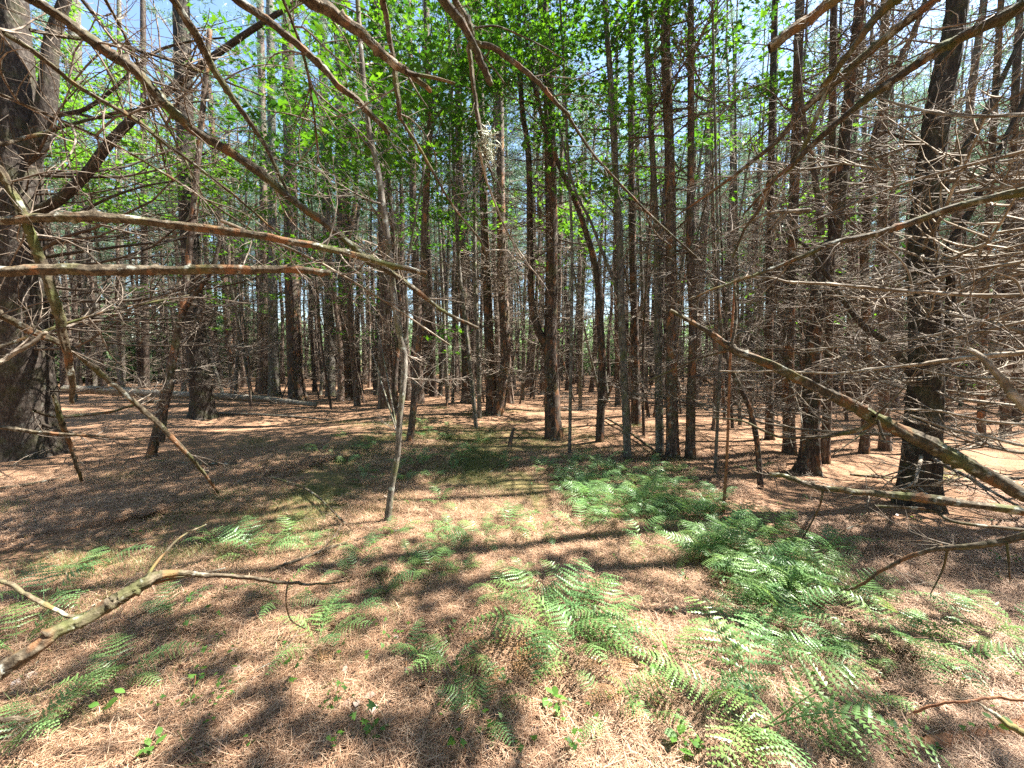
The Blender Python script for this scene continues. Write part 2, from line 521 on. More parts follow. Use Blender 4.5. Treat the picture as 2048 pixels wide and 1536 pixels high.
# ------------------------------------------------------------------ dead branch, crown and leaf prototypes
def dead_branch_mesh(r, twigs=14, sub=3, k=4, rad=0.011, mat=None, curve=0.12, flat=0.35, thick=1.0):
    """a bare branch of unit length along +X"""
    mb = MB()
    n = 8
    u = np.linspace(0, 1, n)
    sgn = r.choice([-1, 1])
    path = np.stack([u, sgn * curve * np.sin(u * 2.3) * u + np.cumsum(r.normal(0, .008, n)), -curve * .5 * np.sin(u * PI) + curve * 0.9 * u ** 2 * r.uniform(-.3, 1) + np.cumsum(r.normal(0, .006, n))], -1)
    path[0, 1:] = 0
    tube(mb, path, rad * (1 - u * 0.8), k)

    def at(t):
        return np.array([np.interp(t, u, path[:, a]) for a in range(3)])
    for i_ in range(twigs):
        t = 0.12 + 0.86 * (i_ + r.uniform(-.4, .4)) / twigs; t = min(max(t, .08), .98)
        p = at(t); side = 1 if i_ % 2 else -1
        an = side * r.uniform(0.55, 1.15); L = (0.42 * (1 - t) + 0.10) * r.uniform(.5, 1.2)
        up = r.normal(0.05, flat)
        d = np.array([math.cos(an), math.sin(an), up]); d /= np.linalg.norm(d)
        m_ = 5; w = np.linspace(0, 1, m_)[:, None]
        bend = np.array([0.5, -side * 0.1, r.uniform(-.1, .5)]) * L * .35
        tp = p + d * L * w + bend * w ** 2 + np.cumsum(r.normal(0, .006 * L / .3, (m_, 3)), 0) * (w > 0)
        tube(mb, tp, rad * 0.42 * thick * (1 - w[:, 0] * .7), 3)
        for _ in range(int(r.integers(0, sub + 1))):
            t2 = r.uniform(.2, .95); q = np.array([np.interp(t2, w[:, 0], tp[:, a]) for a in range(3)])
            an2 = an + r.choice([-1, 1]) * r.uniform(.5, 1.0); L2 = L * r.uniform(.15, .45)
            d2 = np.array([math.cos(an2), math.sin(an2), up + r.normal(0, .35)])
            w2 = np.linspace(0, 1, 3)[:, None]
            tube(mb, q + d2 * L2 * w2 + np.array([0, 0, .15]) * L2 * w2 ** 2, rad * .25 * thick * (1 - w2[:, 0] * .6), 3)
    return mb


BR_NEAR = [dead_branch_mesh(rng, 15, 4, 6, 0.012).mesh("dead_branch", M['twig']) for _ in range(10)]
BR_PALE = [dead_branch_mesh(rng, 17, 5, 6, 0.010, curve=.16).mesh("dead_branch", M['twig_pale']) for _ in range(10)]
BR_DARK = [dead_branch_mesh(rng, 10, 3, 6, 0.009, curve=.14, flat=.25).mesh("dead_branch", M['twig_dark']) for _ in range(8)]
BR_STUB = [dead_branch_mesh(rng, 4, 1, 5, 0.022).mesh("dead_branch", M['twig']) for _ in range(5)]


def needle_tuft(mb, c, d, r, n=12, L=0.12, w=0.006, m=1):
    d = d / (np.linalg.norm(d) + 1e-9)
    v = r.normal(0, 1, (n, 3)); v /= np.linalg.norm(v, axis=1)[:, None]
    v = v * 0.85 + d * 0.7 + np.array([0, 0, .15])
    v /= np.linalg.norm(v, axis=1)[:, None]
    b = c + r.normal(0, .05, (n, 3))
    s = np.cross(v, r.normal(0, 1, (n, 3))); s /= np.linalg.norm(s, axis=1)[:, None] + 1e-9
    LL = L * r.uniform(.7, 1.2, (n, 1))
    vv = np.stack([b - s * w, b + s * w, b + v * LL], 1).reshape(-1, 3)
    mb.add(vv, None, np.arange(n * 3).reshape(-1, 3), m)


def crown_mb(r, z0, H, rad=1.9, whorls=11, per=5, tufts=13, needles=11, mb=None, w=0.008, L=0.15):
    mb = mb or MB()
    for wi in range(whorls):
        z = z0 + (H - z0) * wi / whorls + r.uniform(-.15, .15)
        f = 1 - 0.72 * (wi / whorls) ** 1.3
        for k in range(per):
            a = r.uniform(0, 2 * PI); Lb = rad * f * r.uniform(.55, 1.15)
            u = np.linspace(0, 1, 5)
            up = r.uniform(.05, .45)
            path = np.stack([np.cos(a) * Lb * u, np.sin(a) * Lb * u, z + Lb * (up * u + .12 * u ** 2)], -1)
            tube(mb, path, 0.022 * (1 - .8 * u) * (0.5 + f / 2), 3, 0)
            for t_ in range(tufts):
                t = r.uniform(.3, 1.05); p = np.array([np.interp(t, u, path[:, q]) for q in range(3)])
                side = np.array([-math.sin(a), math.cos(a), 0]) * r.normal(0, .30) * Lb * (1.2 - t)
                p = p + side + np.array([0, 0, r.uniform(-.05, .12)])
                needle_tuft(mb, p, np.array([math.cos(a), math.sin(a), .3]) + side, r, needles, L, w)
    return mb


CROWNS = []          # crown base at local z = 0
for k in range(5):
    CROWNS.append(crown_mb(rng, 0, rng.uniform(6, 8), rad=rng.uniform(1.3, 1.9), whorls=9, per=4, tufts=10, needles=10).mesh("crown", [M['twig'], M['needle_green']], False))


THIN = [crown_mb(rng, 0, 7, rad=1.3, whorls=7, per=3, tufts=6, needles=9).mesh("crown", [M['twig'], M['needle_green']], False) for _ in range(3)]


def gap_above(x, y, h=9.5):
    """True where the canopy is open in the photograph: the sun reaches the lit ground through here"""
    gx_ = x - h * math.sin(SUN_AZ) / math.tan(SUN_EL); gy_ = y - h * math.cos(SUN_AZ) / math.tan(SUN_EL)
    return (-3.5 < gx_ < 5 and .4 < gy_ < 6.2) or (-.5 < gx_ < 9 and 6.0 < gy_ < 17) or (-4 < gx_ < 1 and 9 < gy_ < 15)


def lobe_leaf(size, r):
    """five-lobed leaf, 11 points fan"""
    ang = np.array([-90, -35, -12, 22, 48, 72, 90, 108, 132, 158, 192, 215]) * PI / 180
    rd = np.array([.32, .52, .95, .48, .98, .52, 1.08, .52, .98, .48, .95, .52])
    a = ang; v = np.stack([np.cos(a) * rd, np.sin(a) * rd, .12 * rd ** 2 * np.sin(a * 2)], -1) * size * .55
    v = np.vstack([v, [[0, 0, 0]]])
    n_ = len(a)
    t = np.stack([np.arange(n_), (np.arange(n_) + 1) % n_, np.full(n_, n_)], -1)
    return v, t


LV, LT = lobe_leaf(1.0, rng)
OV = np.array([[0, -.5, 0], [.3, -.1, .04], [.26, .25, .03], [0, .6, -.05], [-.26, .25, .03], [-.3, -.1, .04]])
OT = np.array([[0, 1, 5], [1, 4, 5], [1, 2, 4], [2, 3, 4]])


def leaves_at(mb, cs, r, size=.09, tilt=.45, m=0, shape='maple'):
    V, T = (LV, LT) if shape == 'maple' else (OV, OT)
    n_ = len(cs)
    a = r.uniform(0, 2 * PI, n_); tx = r.normal(0, tilt, n_); ty = r.normal(0, tilt, n_); s = size * r.uniform(.6, 1.25, n_)
    ca, sa = np.cos(a), np.sin(a)
    X = V[None, :, 0] * s[:, None]; Y = V[None, :, 1] * s[:, None]; Z = V[None, :, 2] * s[:, None]
    x = X * ca[:, None] - Y * sa[:, None]; y = X * sa[:, None] + Y * ca[:, None]
    z = Z + x * np.tan(np.clip(tx, -1.2, 1.2))[:, None] + y * np.tan(np.clip(ty, -1.2, 1.2))[:, None]
    v = np.stack([x, y, z], -1) + np.asarray(cs)[:, None, :]
    t = (T[None] + (np.arange(n_) * len(V))[:, None, None]).reshape(-1, 3)
    mb.add(v.reshape(-1, 3), None, t, m)


# ------------------------------------------------------------------ trees that can be told apart
def bark_disp(pts, rad, k, amp, seed=0, freq=1.0):
    n_ = len(pts); th = np.arange(k) * 2 * PI / k
    cx = np.cos(th)[None, :] * rad[:, None]; sy = np.sin(th)[None, :] * rad[:, None]; z = pts[:, 2][:, None] + 0 * cx
    f = 26 * freq
    wob = NZ(cx * 6 + seed, sy * 6, z * 3) * 1.2
    a = NZ(cx * f + wob + seed, sy * f + wob, z * f * .28)
    b = NZ(cx * f * 2.2 + seed, sy * f * 2.2 + 7, z * f * .7)
    ridge = np.clip(np.abs(a) * 4.5, 0, 1)
    return amp * (ridge - .6) + amp * .5 * b + rad[:, None] * .10 * NZ(cx * 3 + seed, sy * 3 + 3, z * 1.5)


def trunk_part(root, pts, rad, mat, k=12, name="trunk", flare=0.0, hero=False, seed=0):
    """pts in world; root at world location"""
    base = np.array(root.location)
    pts = np.asarray(pts, float); rad = np.asarray(rad, float)
    seg = np.concatenate([[0], np.cumsum(np.linalg.norm(np.diff(pts, axis=0), axis=1))])
    step = 0.028 if hero else 0.10
    near = np.arange(0, min(seg[-1], 7.5 if hero else seg[-1]), step)
    s = np.concatenate([near, np.arange(near[-1] + .2, seg[-1], .25), [seg[-1]]])
    sm = catmull(pts, 8); ssm = np.concatenate([[0], np.cumsum(np.linalg.norm(np.diff(sm, axis=0), axis=1))])
    P3 = np.stack([np.interp(s, ssm / ssm[-1] * seg[-1], sm[:, a]) for a in range(3)], -1)
    rr = np.interp(s, seg, rad)
    if flare:
        rr = rr * (1 + flare * np.exp(-s / 0.16) + flare * .35 * np.exp(-s / .6))
    P3 = P3 - base
    if hero: d = bark_disp(P3, rr, k, 0.011, seed)
    else:
        d = bark_disp(P3, rr, k, min(.006, rr.mean() * .06), seed, .8)
    if flare:
        th = np.arange(k) * 2 * PI / k
        d = d + (rr * flare * .5)[:, None] * np.exp(-s / .2)[:, None] * np.cos(th * 5 + seed)[None, :]
    mb = MB(); tube(mb, P3, rr, k, 0, d)
    return mb.obj(name, mat, root)


NAMED = []           # (x, y) of told-apart trees, to keep the crowd off them


def along(pts, z):
    zs = pts[:, 2]
    return np.array([np.interp(z, zs, pts[:, a]) for a in range(3)])


def named_tree(kind, label, base, path, w, top_h=15.0, mat=None, branches=0, blen=(.6, 1.3), brset=None, zr=(.6, 6.5),
               flare=.35, crown=True, hero=False, k=12, forks=(), group=None, name=None, bias=None, seed=0, Y=None, stub=0, tipr=.35):
    """base (px,py); path [(px,py),...] upward; w px width at [(y,w)...] or number"""
    g = G(*base)
    if Y is None: Y = g[1]
    else: g = P(base[0], base[1], Y)
    NAMED.append((g[0], g[1]))
    pts = [g - np.array([0, 0, .06])] + [P(px, py, Y) for px, py in path]
    ws = w if isinstance(w, (list, tuple)) else [w, w * .8]
    npts = len(pts)
    rads = [wpx(base[0], np.interp(i_, np.linspace(0, npts - 1, len(ws)), ws), Y) for i_ in range(npts)]
    if top_h > pts[-1][2] + .5:
        d = pts[-1] - pts[-2]; d = d / abs(d[2]) if abs(d[2]) > .1 else np.array([0, 0, 1.0])
        z = pts[-1][2]; dz = (top_h - z) / 3
        r_ = rads[-1]; p = pts[-1]
        for q in range(3):
            p = p + np.array([d[0] * .5 ** (q + 1), d[1] * .5 ** (q + 1), 1]) * dz
            pts.append(p); rads.append(r_ * (1 - (1 - tipr) * (q + 1) / 3))
    root = empty(name or ("pine_tree" if kind == 'pine' else "maple_sapling"), g, label, "tree", group)
    pts = np.array(pts)
    mat = mat or (M['bark_pine'] if kind == 'pine' else M['bark_grey'])
    trunk_part(root, pts, rads, mat, 56 if hero else k, flare=flare, hero=hero, seed=seed)
    for fp, fw in forks:
        FP = np.array([P(px, py, Y) for px, py in fp])
        fr = [wpx(base[0], x, Y) for x in np.linspace(fw[0], fw[1], len(FP))]
        trunk_part(root, FP, fr, mat, 24 if hero else 8, name="limb", seed=seed + 1)
    brset = brset or BR_NEAR
    r_ = np.random.default_rng(int(base[0] * 13 + base[1]))
    z1 = max(zr[0] + .2, min(zr[1], max(top_h * .8, pts[-1][2] * .9)))
    for b_ in range(branches):
        z = r_.uniform(zr[0], z1)
        p = along(pts, z) - np.array(g)
        az = r_.uniform(0, 2 * PI) if bias is None else r_.normal(bias[0], bias[1])
        el = r_.normal(.10, .2)
        L = r_.uniform(*blen)
        inst("branch", brset[int(r_.integers(len(brset)))], root, p, (r_.uniform(0, 6.28) * .15, -el, az), L)
    for b_ in range(stub):
        z = r_.uniform(.3, z1); p = along(pts, z) - np.array(g)
        inst("branch", BR_STUB[int(r_.integers(5))], root, p, (0, -r_.normal(.2, .3), r_.uniform(0, 6.28)), r_.uniform(.15, .5))
    if crown and kind == 'pine':
        zc = min(top_h * .55, 8.5)
        p = along(pts, zc) - np.array(g)
        cm_ = THIN[int(r_.integers(3))] if gap_above(p[0] + g[0], p[1] + g[1]) or Y < 7 else CROWNS[int(r_.integers(5))]
        inst("crown", cm_, root, p, (0, 0, r_.uniform(0, 6.28)), (top_h - zc) / 7.0, kind="stuff")
    return root, pts, Y


BK = M['bark_big']
# left giant, with its big limbs
LG, LGp, LGY = named_tree('pine', "huge rough-barked pine with a thick limb rising from its shadowed trunk", (60, 912),
    [(50, 700), (44, 500), (40, 330), (36, 200), (30, 60), (20, -100)], [152, 118, 102, 92, 80, 62, 55], 15, BK, hero=True, flare=.22,
    forks=[([(70, 425), (120, 398), (175, 345), (220, 285), (290, 215), (345, 175), (420, 118), (500, 62), (600, 0), (700, -60)], (30, 12)),
           ([(50, 330), (86, 250), (98, 160), (104, 80), (130, 0), (150, -80)], (56, 20)),
           ([(60, 270), (100, 236), (140, 226), (175, 216), (230, 175), (300, 110), (370, 85), (450, 75)], (14, 5)),
           ([(150, 226), (200, 236), (270, 225), (310, 195)], (9, 4)),
           ([(60, 520), (150, 505), (250, 492), (350, 480), (400, 470)], (11, 4)),
           ([(150, 430), (220, 395), (290, 372), (350, 362)], (9, 4))], seed=11,
    branches=0)
r_ = np.random.default_rng(5)
for b_ in range(25):       # long dark limbs reaching across to the right
    z = r_.uniform(.25, 4.6); p = along(LGp, z) - np.array(LG.location)
    az = r_.normal(.3, .5) if b_ % 6 else r_.uniform(0, 6.28)
    inst("branch", BR_DARK[b_ % 8], LG, p, (r_.uniform(-.5, .5), -r_.normal(.05 + .06 * (z - 1), .12), az), r_.uniform(1.6, 3.6))
named_tree('pine', "straight dark pine with flared base standing behind the fallen log's near side", (408, 836),
    [(395, 700), (385, 560), (375, 400), (368, 200), (362, 0)], [50, 44, 38, 36, 34, 32], 16, BK, branches=52, blen=(.9, 2.0), hero=True, flare=.35, seed=3, bias=None)
named_tree('snag', "leaning dead stem forking beside the flared pine, left of the log's middle", (300, 914),
    [(328, 800), (345, 720), (356, 660), (368, 600), (395, 330), (420, 60)], [20, 22, 18, 16, 14, 12], 6, M['bark_pine'], branches=10, flare=.2, crown=False, stub=6,
    forks=[([(358, 660), (375, 610), (420, 548), (440, 480)], (14, 8)), ([(322, 884), (330, 820), (345, 760)], (18, 14))], name="dead_snag", seed=4)
pine_rows = [
    # base, path, widths, label, branches, forks, mat
    ((190, 778), [(186, 650), (172, 500), (158, 330), (150, 100), (148, 0)], [34, 30, 28, 26], "grey pine showing just right of the huge pine, above the log's thick end", 40, (), 'bark_grey'),
    ((245, 782), [(243, 600), (240, 400), (238, 0)], [14, 12, 10], "slim pale pine between the huge pine and the leaning snag", 22, (), 'bark_grey'),
    ((291, 776), [(290, 600), (288, 400), (286, 0)], [18, 15, 12], "brown pine seen just left of the leaning snag", 26, (), 'bark_far'),
    ((470, 790), [(455, 650), (445, 500), (420, 200)], [16, 14, 12], "thin pine tilted left just right of the flared pine", 24, (), 'bark_pine'),
    ((528, 788), [(527, 640), (527, 400), (520, 0)], [20, 17, 14], "slender reddish pine close left of the dark wide pine", 22, (), 'bark_far'),
    ((549, 792), [(546, 640), (545, 400), (540, 0)], [24, 19, 15], "pine with pale mossy foot close left of the dark wide pine", 22, (), 'bark_grey'),
    ((594, 800), [(587, 640), (582, 480), (580, 300), (575, 0)], [36, 29, 26, 24], "dark wide pine rising behind the log's thin end", 44, (), 'bark_pine'),
    ((661, 792), [(660, 640), (655, 500), (650, 300), (645, 0)], [20, 18, 14], "grey forked trunk right of the dark wide pine", 26, (([(660, 700), (680, 640), (700, 560), (720, 400)], (12, 6)),), 'bark_grey'),
    ((697, 798), [(694, 650), (688, 500), (684, 300), (680, 0)], [38, 28, 26, 22], "broad brown pine on a lit needle mound left of the tall saplings", 44, (([(690, 500), (705, 440), (712, 380), (716, 250)], (12, 8)),), 'bark_pine'),
    ((755, 790), [(757, 650), (762, 500), (764, 200)], [14, 13, 11], "pale sunlit thin pine just left of the reddish one", 18, (), 'bark_grey'),
    ((777, 799), [(774, 650), (768, 500), (765, 250), (760, 0)], [24, 20, 17, 14], "reddish pine directly left of the twin saplings", 30, (), 'bark_pine'),
    ((858, 784), [(853, 650), (850, 500), (852, 300), (852, 0)], [26, 20, 17, 14], "dark pine with wide foot behind the twin saplings", 26, (), 'bark_pine'),
    ((935, 805), [(932, 700), (925, 560), (918, 300), (915, 0)], [22, 18, 15, 12], "reddish pine behind the thin straight sapling at centre", 30, (), 'bark_pine'),
    ((984, 828), [(978, 671), (971, 500), (962, 250), (955, 0)], [22, 17, 15, 13], "left pine of the close pair sharing one base at centre", 55, (), 'bark_pine'),
    ((993, 830), [(1005, 760), (1012, 700), (1006, 600), (1003, 500), (1000, 250), (996, 0)], [20, 19, 17, 14], "right pine of the close pair sharing one base at centre", 55, (), 'bark_pine'),
    ((1107, 877), [(1103, 760), (1101, 671), (1104, 500), (1101, 342), (1098, 205), (1088, 0)], [32, 27, 24, 22, 18], "tall dark pine forking low at the middle of the grove", 80, (([(1100, 712), (1085, 680), (1070, 640), (1062, 590), (1060, 500), (1057, 308), (1043, 205), (1036, 0)], (17, 9)),), 'bark_pine'),
    ((1272, 850), [(1270, 705), (1268, 600), (1265, 500), (1262, 200)], [20, 16, 15, 12], "reddish brown pine between two mossy grey trunks", 40, (), 'bark_pine'),
    ((1345, 915), [(1343, 700), (1342, 500), (1340, 342), (1334, 171), (1330, 0)], [25, 22, 21, 19, 17], "sturdy pine with peeling orange strip at its right foot", 48, (), 'bark_pine'),
    ((1380, 916), [(1382, 800), (1386, 650), (1380, 500), (1382, 300), (1382, 0)], [20, 17, 16, 12], "pine just right of the sturdy peeling one, bare wood on its foot", 40, (), 'bark_pine'),
    ((1236, 810), [(1234, 650), (1232, 400)], [11, 10, 9], "narrow dark pine glimpsed left of the mossy grey trunk", 16, (), 'bark_pine'),
    ((1540, 878), [(1538, 700), (1540, 500), (1545, 200)], [18, 16, 14], "reddish pine left of the black-banded trunk", 36, (), 'bark_pine'),
    ((1580, 907), [(1576, 739), (1580, 602), (1584, 500), (1592, 273), (1600, 0)], [27, 22, 20, 18], "dark trunk with a black band left of the warm-lit pine", 46, (), 'bark_pine'),
    ((1649, 926), [(1655, 800), (1660, 600), (1664, 400), (1668, 0)], [20, 17, 15], "narrow dark pine standing close right of the warm-lit pine", 30, (), 'bark_pine'),
    ((1728, 906), [(1735, 780), (1734, 671), (1728, 500), (1736, 410), (1744, 308), (1758, 239), (1780, 171), (1804, 110), (1850, 0)], [20, 19, 19, 17, 16, 14, 10], "dark stem curving right as it rises left of the big right pine", 40, (), 'bark_pine'),
    ((1770, 900), [(1768, 700), (1766, 400), (1770, 0)], [24, 20, 18], "brown pine with lit base half hidden by the big right pine", 30, (), 'bark_far'),
    ((1962, 893), [(1966, 700), (1975, 500), (1990, 200)], [20, 17, 15], "dark pine right of the big right pine, beyond green grass", 40, (), 'bark_pine'),
    ((2010, 870), [(2015, 700), (2020, 500), (2030, 200)], [22, 20, 18], "brown pine at the frame's right rim behind the tangle", 40, (), 'bark_far'),
]
for q, (b0, path, ws, lab, nb, forks, mt) in enumerate(pine_rows):
    named_tree('pine', lab, b0, path, ws, random.uniform(14, 18), M[mt], branches=nb, blen=(.5, 1.5), forks=forks, seed=q + 20, flare=.3, stub=8)
# warm-lit pine (28) and big right pine (31)
named_tree('pine', "warm-lit pine with flared mossy foot and a curved second stem", (1616, 944),
    [(1621, 876), (1625, 739), (1635, 602), (1649, 500), (1668, 478), (1686, 342), (1693, 239), (1720, 0)], [42, 34, 32, 28, 24, 20], 15, M['bark_pine'],
    forks=[([(1642, 470), (1638, 410), (1621, 308), (1608, 240), (1590, 80)], (16, 9))], branches=46, blen=(.6, 1.3), hero=True, flare=.45, seed=9)
RB, RBp, RBY = named_tree('pine', "big smooth-sided pine at right with furrowed foot and dark whorl rings", (1836, 1010),
    [(1846, 860), (1852, 700), (1845, 500), (1860, 342), (1878, 205), (1900, 100), (1915, 0)], [86, 78, 72, 62, 58, 56, 50, 44], 14, BK, hero=True, flare=.28, seed=15,
    forks=[([(1870, 780), (1892, 730), (1902, 568), (1896, 500), (1912, 470), (1945, 415), (1963, 376), (2004, 290), (2048, 200), (2100, 60)], (22, 10)),
           ([(1860, 470), (1881, 410), (1902, 342), (1963, 239), (2014, 137), (2060, 40)], (18, 10)),
           ([(1850, 300), (1830, 290), (1800, 275), (1770, 262)], (12, 5)),
           ([(1830, 760), (1780, 690), (1735, 660), (1700, 620), (1660, 560), (1620, 500), (1560, 460)], (20, 6))])
for b_ in range(25):
    z = r_.uniform(.5, 4.2); p = along(RBp, z) - np.array(RB.location)
    az = r_.normal(PI, .8) if b_ % 3 else r_.uniform(0, 6.28)
    inst("branch", BR_PALE[b_ % 10], RB, p, (r_.uniform(-.5, .5), -r_.normal(.06, .16), az), r_.uniform(.8, 2.3))
# a pine just outside the right edge whose pale whorls reach in
OR_, ORp, ORY = named_tree('pine', "pale-branched pine at the frame's right edge, its whorls reaching over the needles", (2270, 1040), [(2270, 600), (2280, 0)], [80, 70, 60], 14, BK, branches=0, Y=3.6)
for b_ in range(12):
    z = r_.uniform(.4, 3.6); p = along(ORp, z) - np.array(OR_.location)
    inst("branch", BR_PALE[b_ % 10], OR_, p, (r_.uniform(-.5, .5), -r_.normal(.05, .13), r_.normal(PI - .2, .5)), r_.uniform(1.6, 3.0))

sap = [
    ((772, 1048), [(785, 961), (795, 910), (799, 842), (809, 739), (805, 691), (797, 654), (787, 585), (778, 500), (756, 342), (735, 240), (715, 0)], [13, 13, 14, 15, 14, 12, 9], "nearest slim sapling, its crooked stem sunlit at the foot", 14),
    ((818, 888), [(828, 807), (831, 739), (841, 664), (855, 620), (850, 560), (847, 500), (855, 342), (860, 239), (855, 137), (852, 0)], [14, 14, 13, 13, 12, 10], "dark sapling with white-blotched foot right of the nearest sapling", 12),
    ((791, 843), [(790, 750), (800, 650), (795, 560), (780, 400), (770, 200)], [13, 12, 10, 9], "dark stem with a knee bend close behind the nearest sapling", 10),
    ((953, 857), [(937, 705), (925, 600), (916, 500), (905, 250), (895, 0)], [8, 8, 7, 6], "very straight thin sapling left of the paired pines", 6),
    ((959, 836), [(957, 700), (950, 560), (948, 300), (940, 0)], [9, 8, 7], "dark thin stem touching the left of the paired pines", 8),
    ((1139, 911), [(1142, 705), (1144, 500), (1138, 350), (1128, 150), (1120, 0)], [7, 6, 5, 4], "pencil-thin sapling standing just right of the forked pine", 4),
    ((1199, 882), [(1204, 739), (1200, 640), (1197, 568), (1183, 500), (1150, 400), (1110, 310), (1070, 180)], [17, 15, 13, 11, 8], "dark stem leaning away left of the mossy grey maple", 14),
    ((1256, 918), [(1246, 705), (1241, 585), (1239, 478), (1231, 342), (1224, 205), (1217, 103), (1210, 0)], [17, 15, 14, 13, 12, 10], "mossy grey maple with a bright green tuft at its foot", 12),
    ((1320, 907), [(1316, 671), (1315, 500), (1310, 410), (1300, 205), (1290, 0)], [18, 15, 13, 11], "grey maple stem just left of the sturdy peeling pine", 10),
    ((1430, 945), [(1435, 842), (1440, 700), (1436, 500), (1430, 250), (1425, 0)], [7, 6, 5], "thin upright stem left of the rusty pole sapling", 6),
    ((1446, 1025), [(1454, 910), (1461, 705), (1470, 560)], [7, 6, 5], "rusty thin pole sapling crossing the big leaning branch", 3),
    ((1522, 976), [(1515, 893), (1502, 825), (1485, 784), (1457, 722), (1440, 640)], [13, 12, 10, 8], "short crooked stem with flaking bark before the dark pines", 8),
]
SAP = []
for q, (b0, path, ws, lab, nb) in enumerate(sap):
    short = q in (10, 11)
    th = 2.6 if short else (9.5 if ws[0] > 8 else 7)
    fk = ()
    if q == 7: fk = (([(1242, 620), (1234, 580), (1210, 517), (1180, 440), (1150, 380), (1120, 260)], (9, 4)),)
    if q == 0: fk = (([(806, 700), (815, 640), (812, 560), (830, 440), (850, 330)], (8, 4)), ([(778, 500), (760, 440), (720, 380)], (5, 3)))
    SAP.append(named_tree('maple', lab, b0, path, ws, th, M['rust'] if q == 10 else (M['bark_pine'] if q in (1, 2, 6, 11) else M['bark_grey']), branches=nb, blen=(.3, .9), forks=fk, crown=False, flare=.15, k=8, seed=60 + q, zr=(.8, 7)))

# more leaning young stems in the grove (thin hardwood poles fanning out)
fan = [((1215, 800), (1150, 330), 8), ((1205, 810), (1130, 420), 6), ((1310, 830), (1420, 200), 7), ((1330, 815), (1400, 130), 7), ((1500, 850), (1560, 250), 8),
       ((895, 800), (870, 300), 8), ((905, 805), (945, 260), 6), ((1045, 800), (1080, 280), 7), ((1160, 820), (1190, 260), 8), ((1290, 820), (1265, 150), 8),
       ((640, 790), (700, 330), 8), ((720, 800), (650, 300), 7), ((505, 800), (430, 420), 9), ((1480, 850), (1470, 150), 9), ((1425, 860), (1500, 300), 8), ((880, 790), (900, 200), 9)]
fan_lab = ["behind the dark leaning stem, tilted left", "low behind the mossy grey maple, tilted left", "tilted right past the sturdy peeling pine", "leaning gently right above the sturdy pine's shoulder",
           "tilted right between the crooked stem and black-banded trunk", "rising left of the very straight sapling", "leaning right across the paired pines' left", "leaning right before the forked pine's low fork",
           "upright between the forked pine and mossy maple", "leaning slightly left behind the grey maple", "tilted right above the log's thin end", "tilted left across the broad mound pine",
           "strongly tilted left near the log's middle", "upright behind the rusty pole", "tilted right above the rusty pole", "upright between the twin saplings and straight sapling"]
for (b0, t0, w_), fl in zip(fan, fan_lab):
    mid = ((b0[0] + t0[0]) / 2 + random.uniform(-12, 12), (b0[1] + t0[1]) / 2)
    SAP.append(named_tree('maple', "thin bare pole " + fl, b0, [mid, t0], [w_, w_ * .8, w_ * .5], 0, M['bark_grey'], branches=9, blen=(.4, 1.1), crown=False, flare=.1, k=6, zr=(1.2, 6), seed=90, group="thin poles in the grove"))


# leafy crowns of the saplings: sprays of lobed leaves
def leaf_cloud(tree, cx, cy_, Y, rx, ry, rd, sprays, per=26, size=.085, mat='leaf', seed=1, twigm='bark_grey'):
    """sprays of leaves round photo pixel (cx, cy_) at depth Y, joined by twigs to the tree"""
    root = tree[0]; tp = tree[1]
    r = np.random.default_rng(seed); base = np.array(root.location)
    c = P(cx, cy_, Y); sx_ = rx * Y / FPX; sz_ = ry * Y / FPX
    mb = MB()
    mbt = MB()
    for s_ in range(sprays):
        u = r.normal(0, .5, 3); u /= max(1, np.linalg.norm(u) / 1.05)
        e = c + u * np.array([sx_, rd, sz_])
        z0 = max(0.8, e[2] - r.uniform(.2, 1.0) * abs(np.hypot(*(e[:2] - along(tp, e[2])[:2]))))
        a = along(tp, z0)
        if s_ % 2 == 0:
            w = np.linspace(0, 1, 6)[:, None]
            path = a * (1 - w) + e * w + np.array([0, 0, .12]) * np.sin(w * PI)
            tube(mbt, path - base, .008 * (1 - .75 * w[:, 0]), 4)
        n_ = int(per * r.uniform(.6, 1.3)); az = r.uniform(0, 6.28); L = r.uniform(.35, .7)
        t = r.uniform(0, 1, n_)[:, None]
        d = np.array([math.cos(az), math.sin(az), r.uniform(-.15, .1)])
        pts = e - d * L * .5 + d * L * t + np.stack([r.normal(0, .14, n_), r.normal(0, .14, n_), r.normal(0, .035, n_)], -1)
        w = np.linspace(0, 1, 3)[:, None]
        tube(mbt, e - base - d * L * .5 + d * L * w, .003 * (1.2 - w[:, 0]), 3)
        leaves_at(mb, pts - base, r, size, .35)
    tag(mb.obj("leaves", M[mat], root, smooth=False), kind="stuff")
    tag(mbt.obj("twigs", M[twigm], root), kind="stuff")


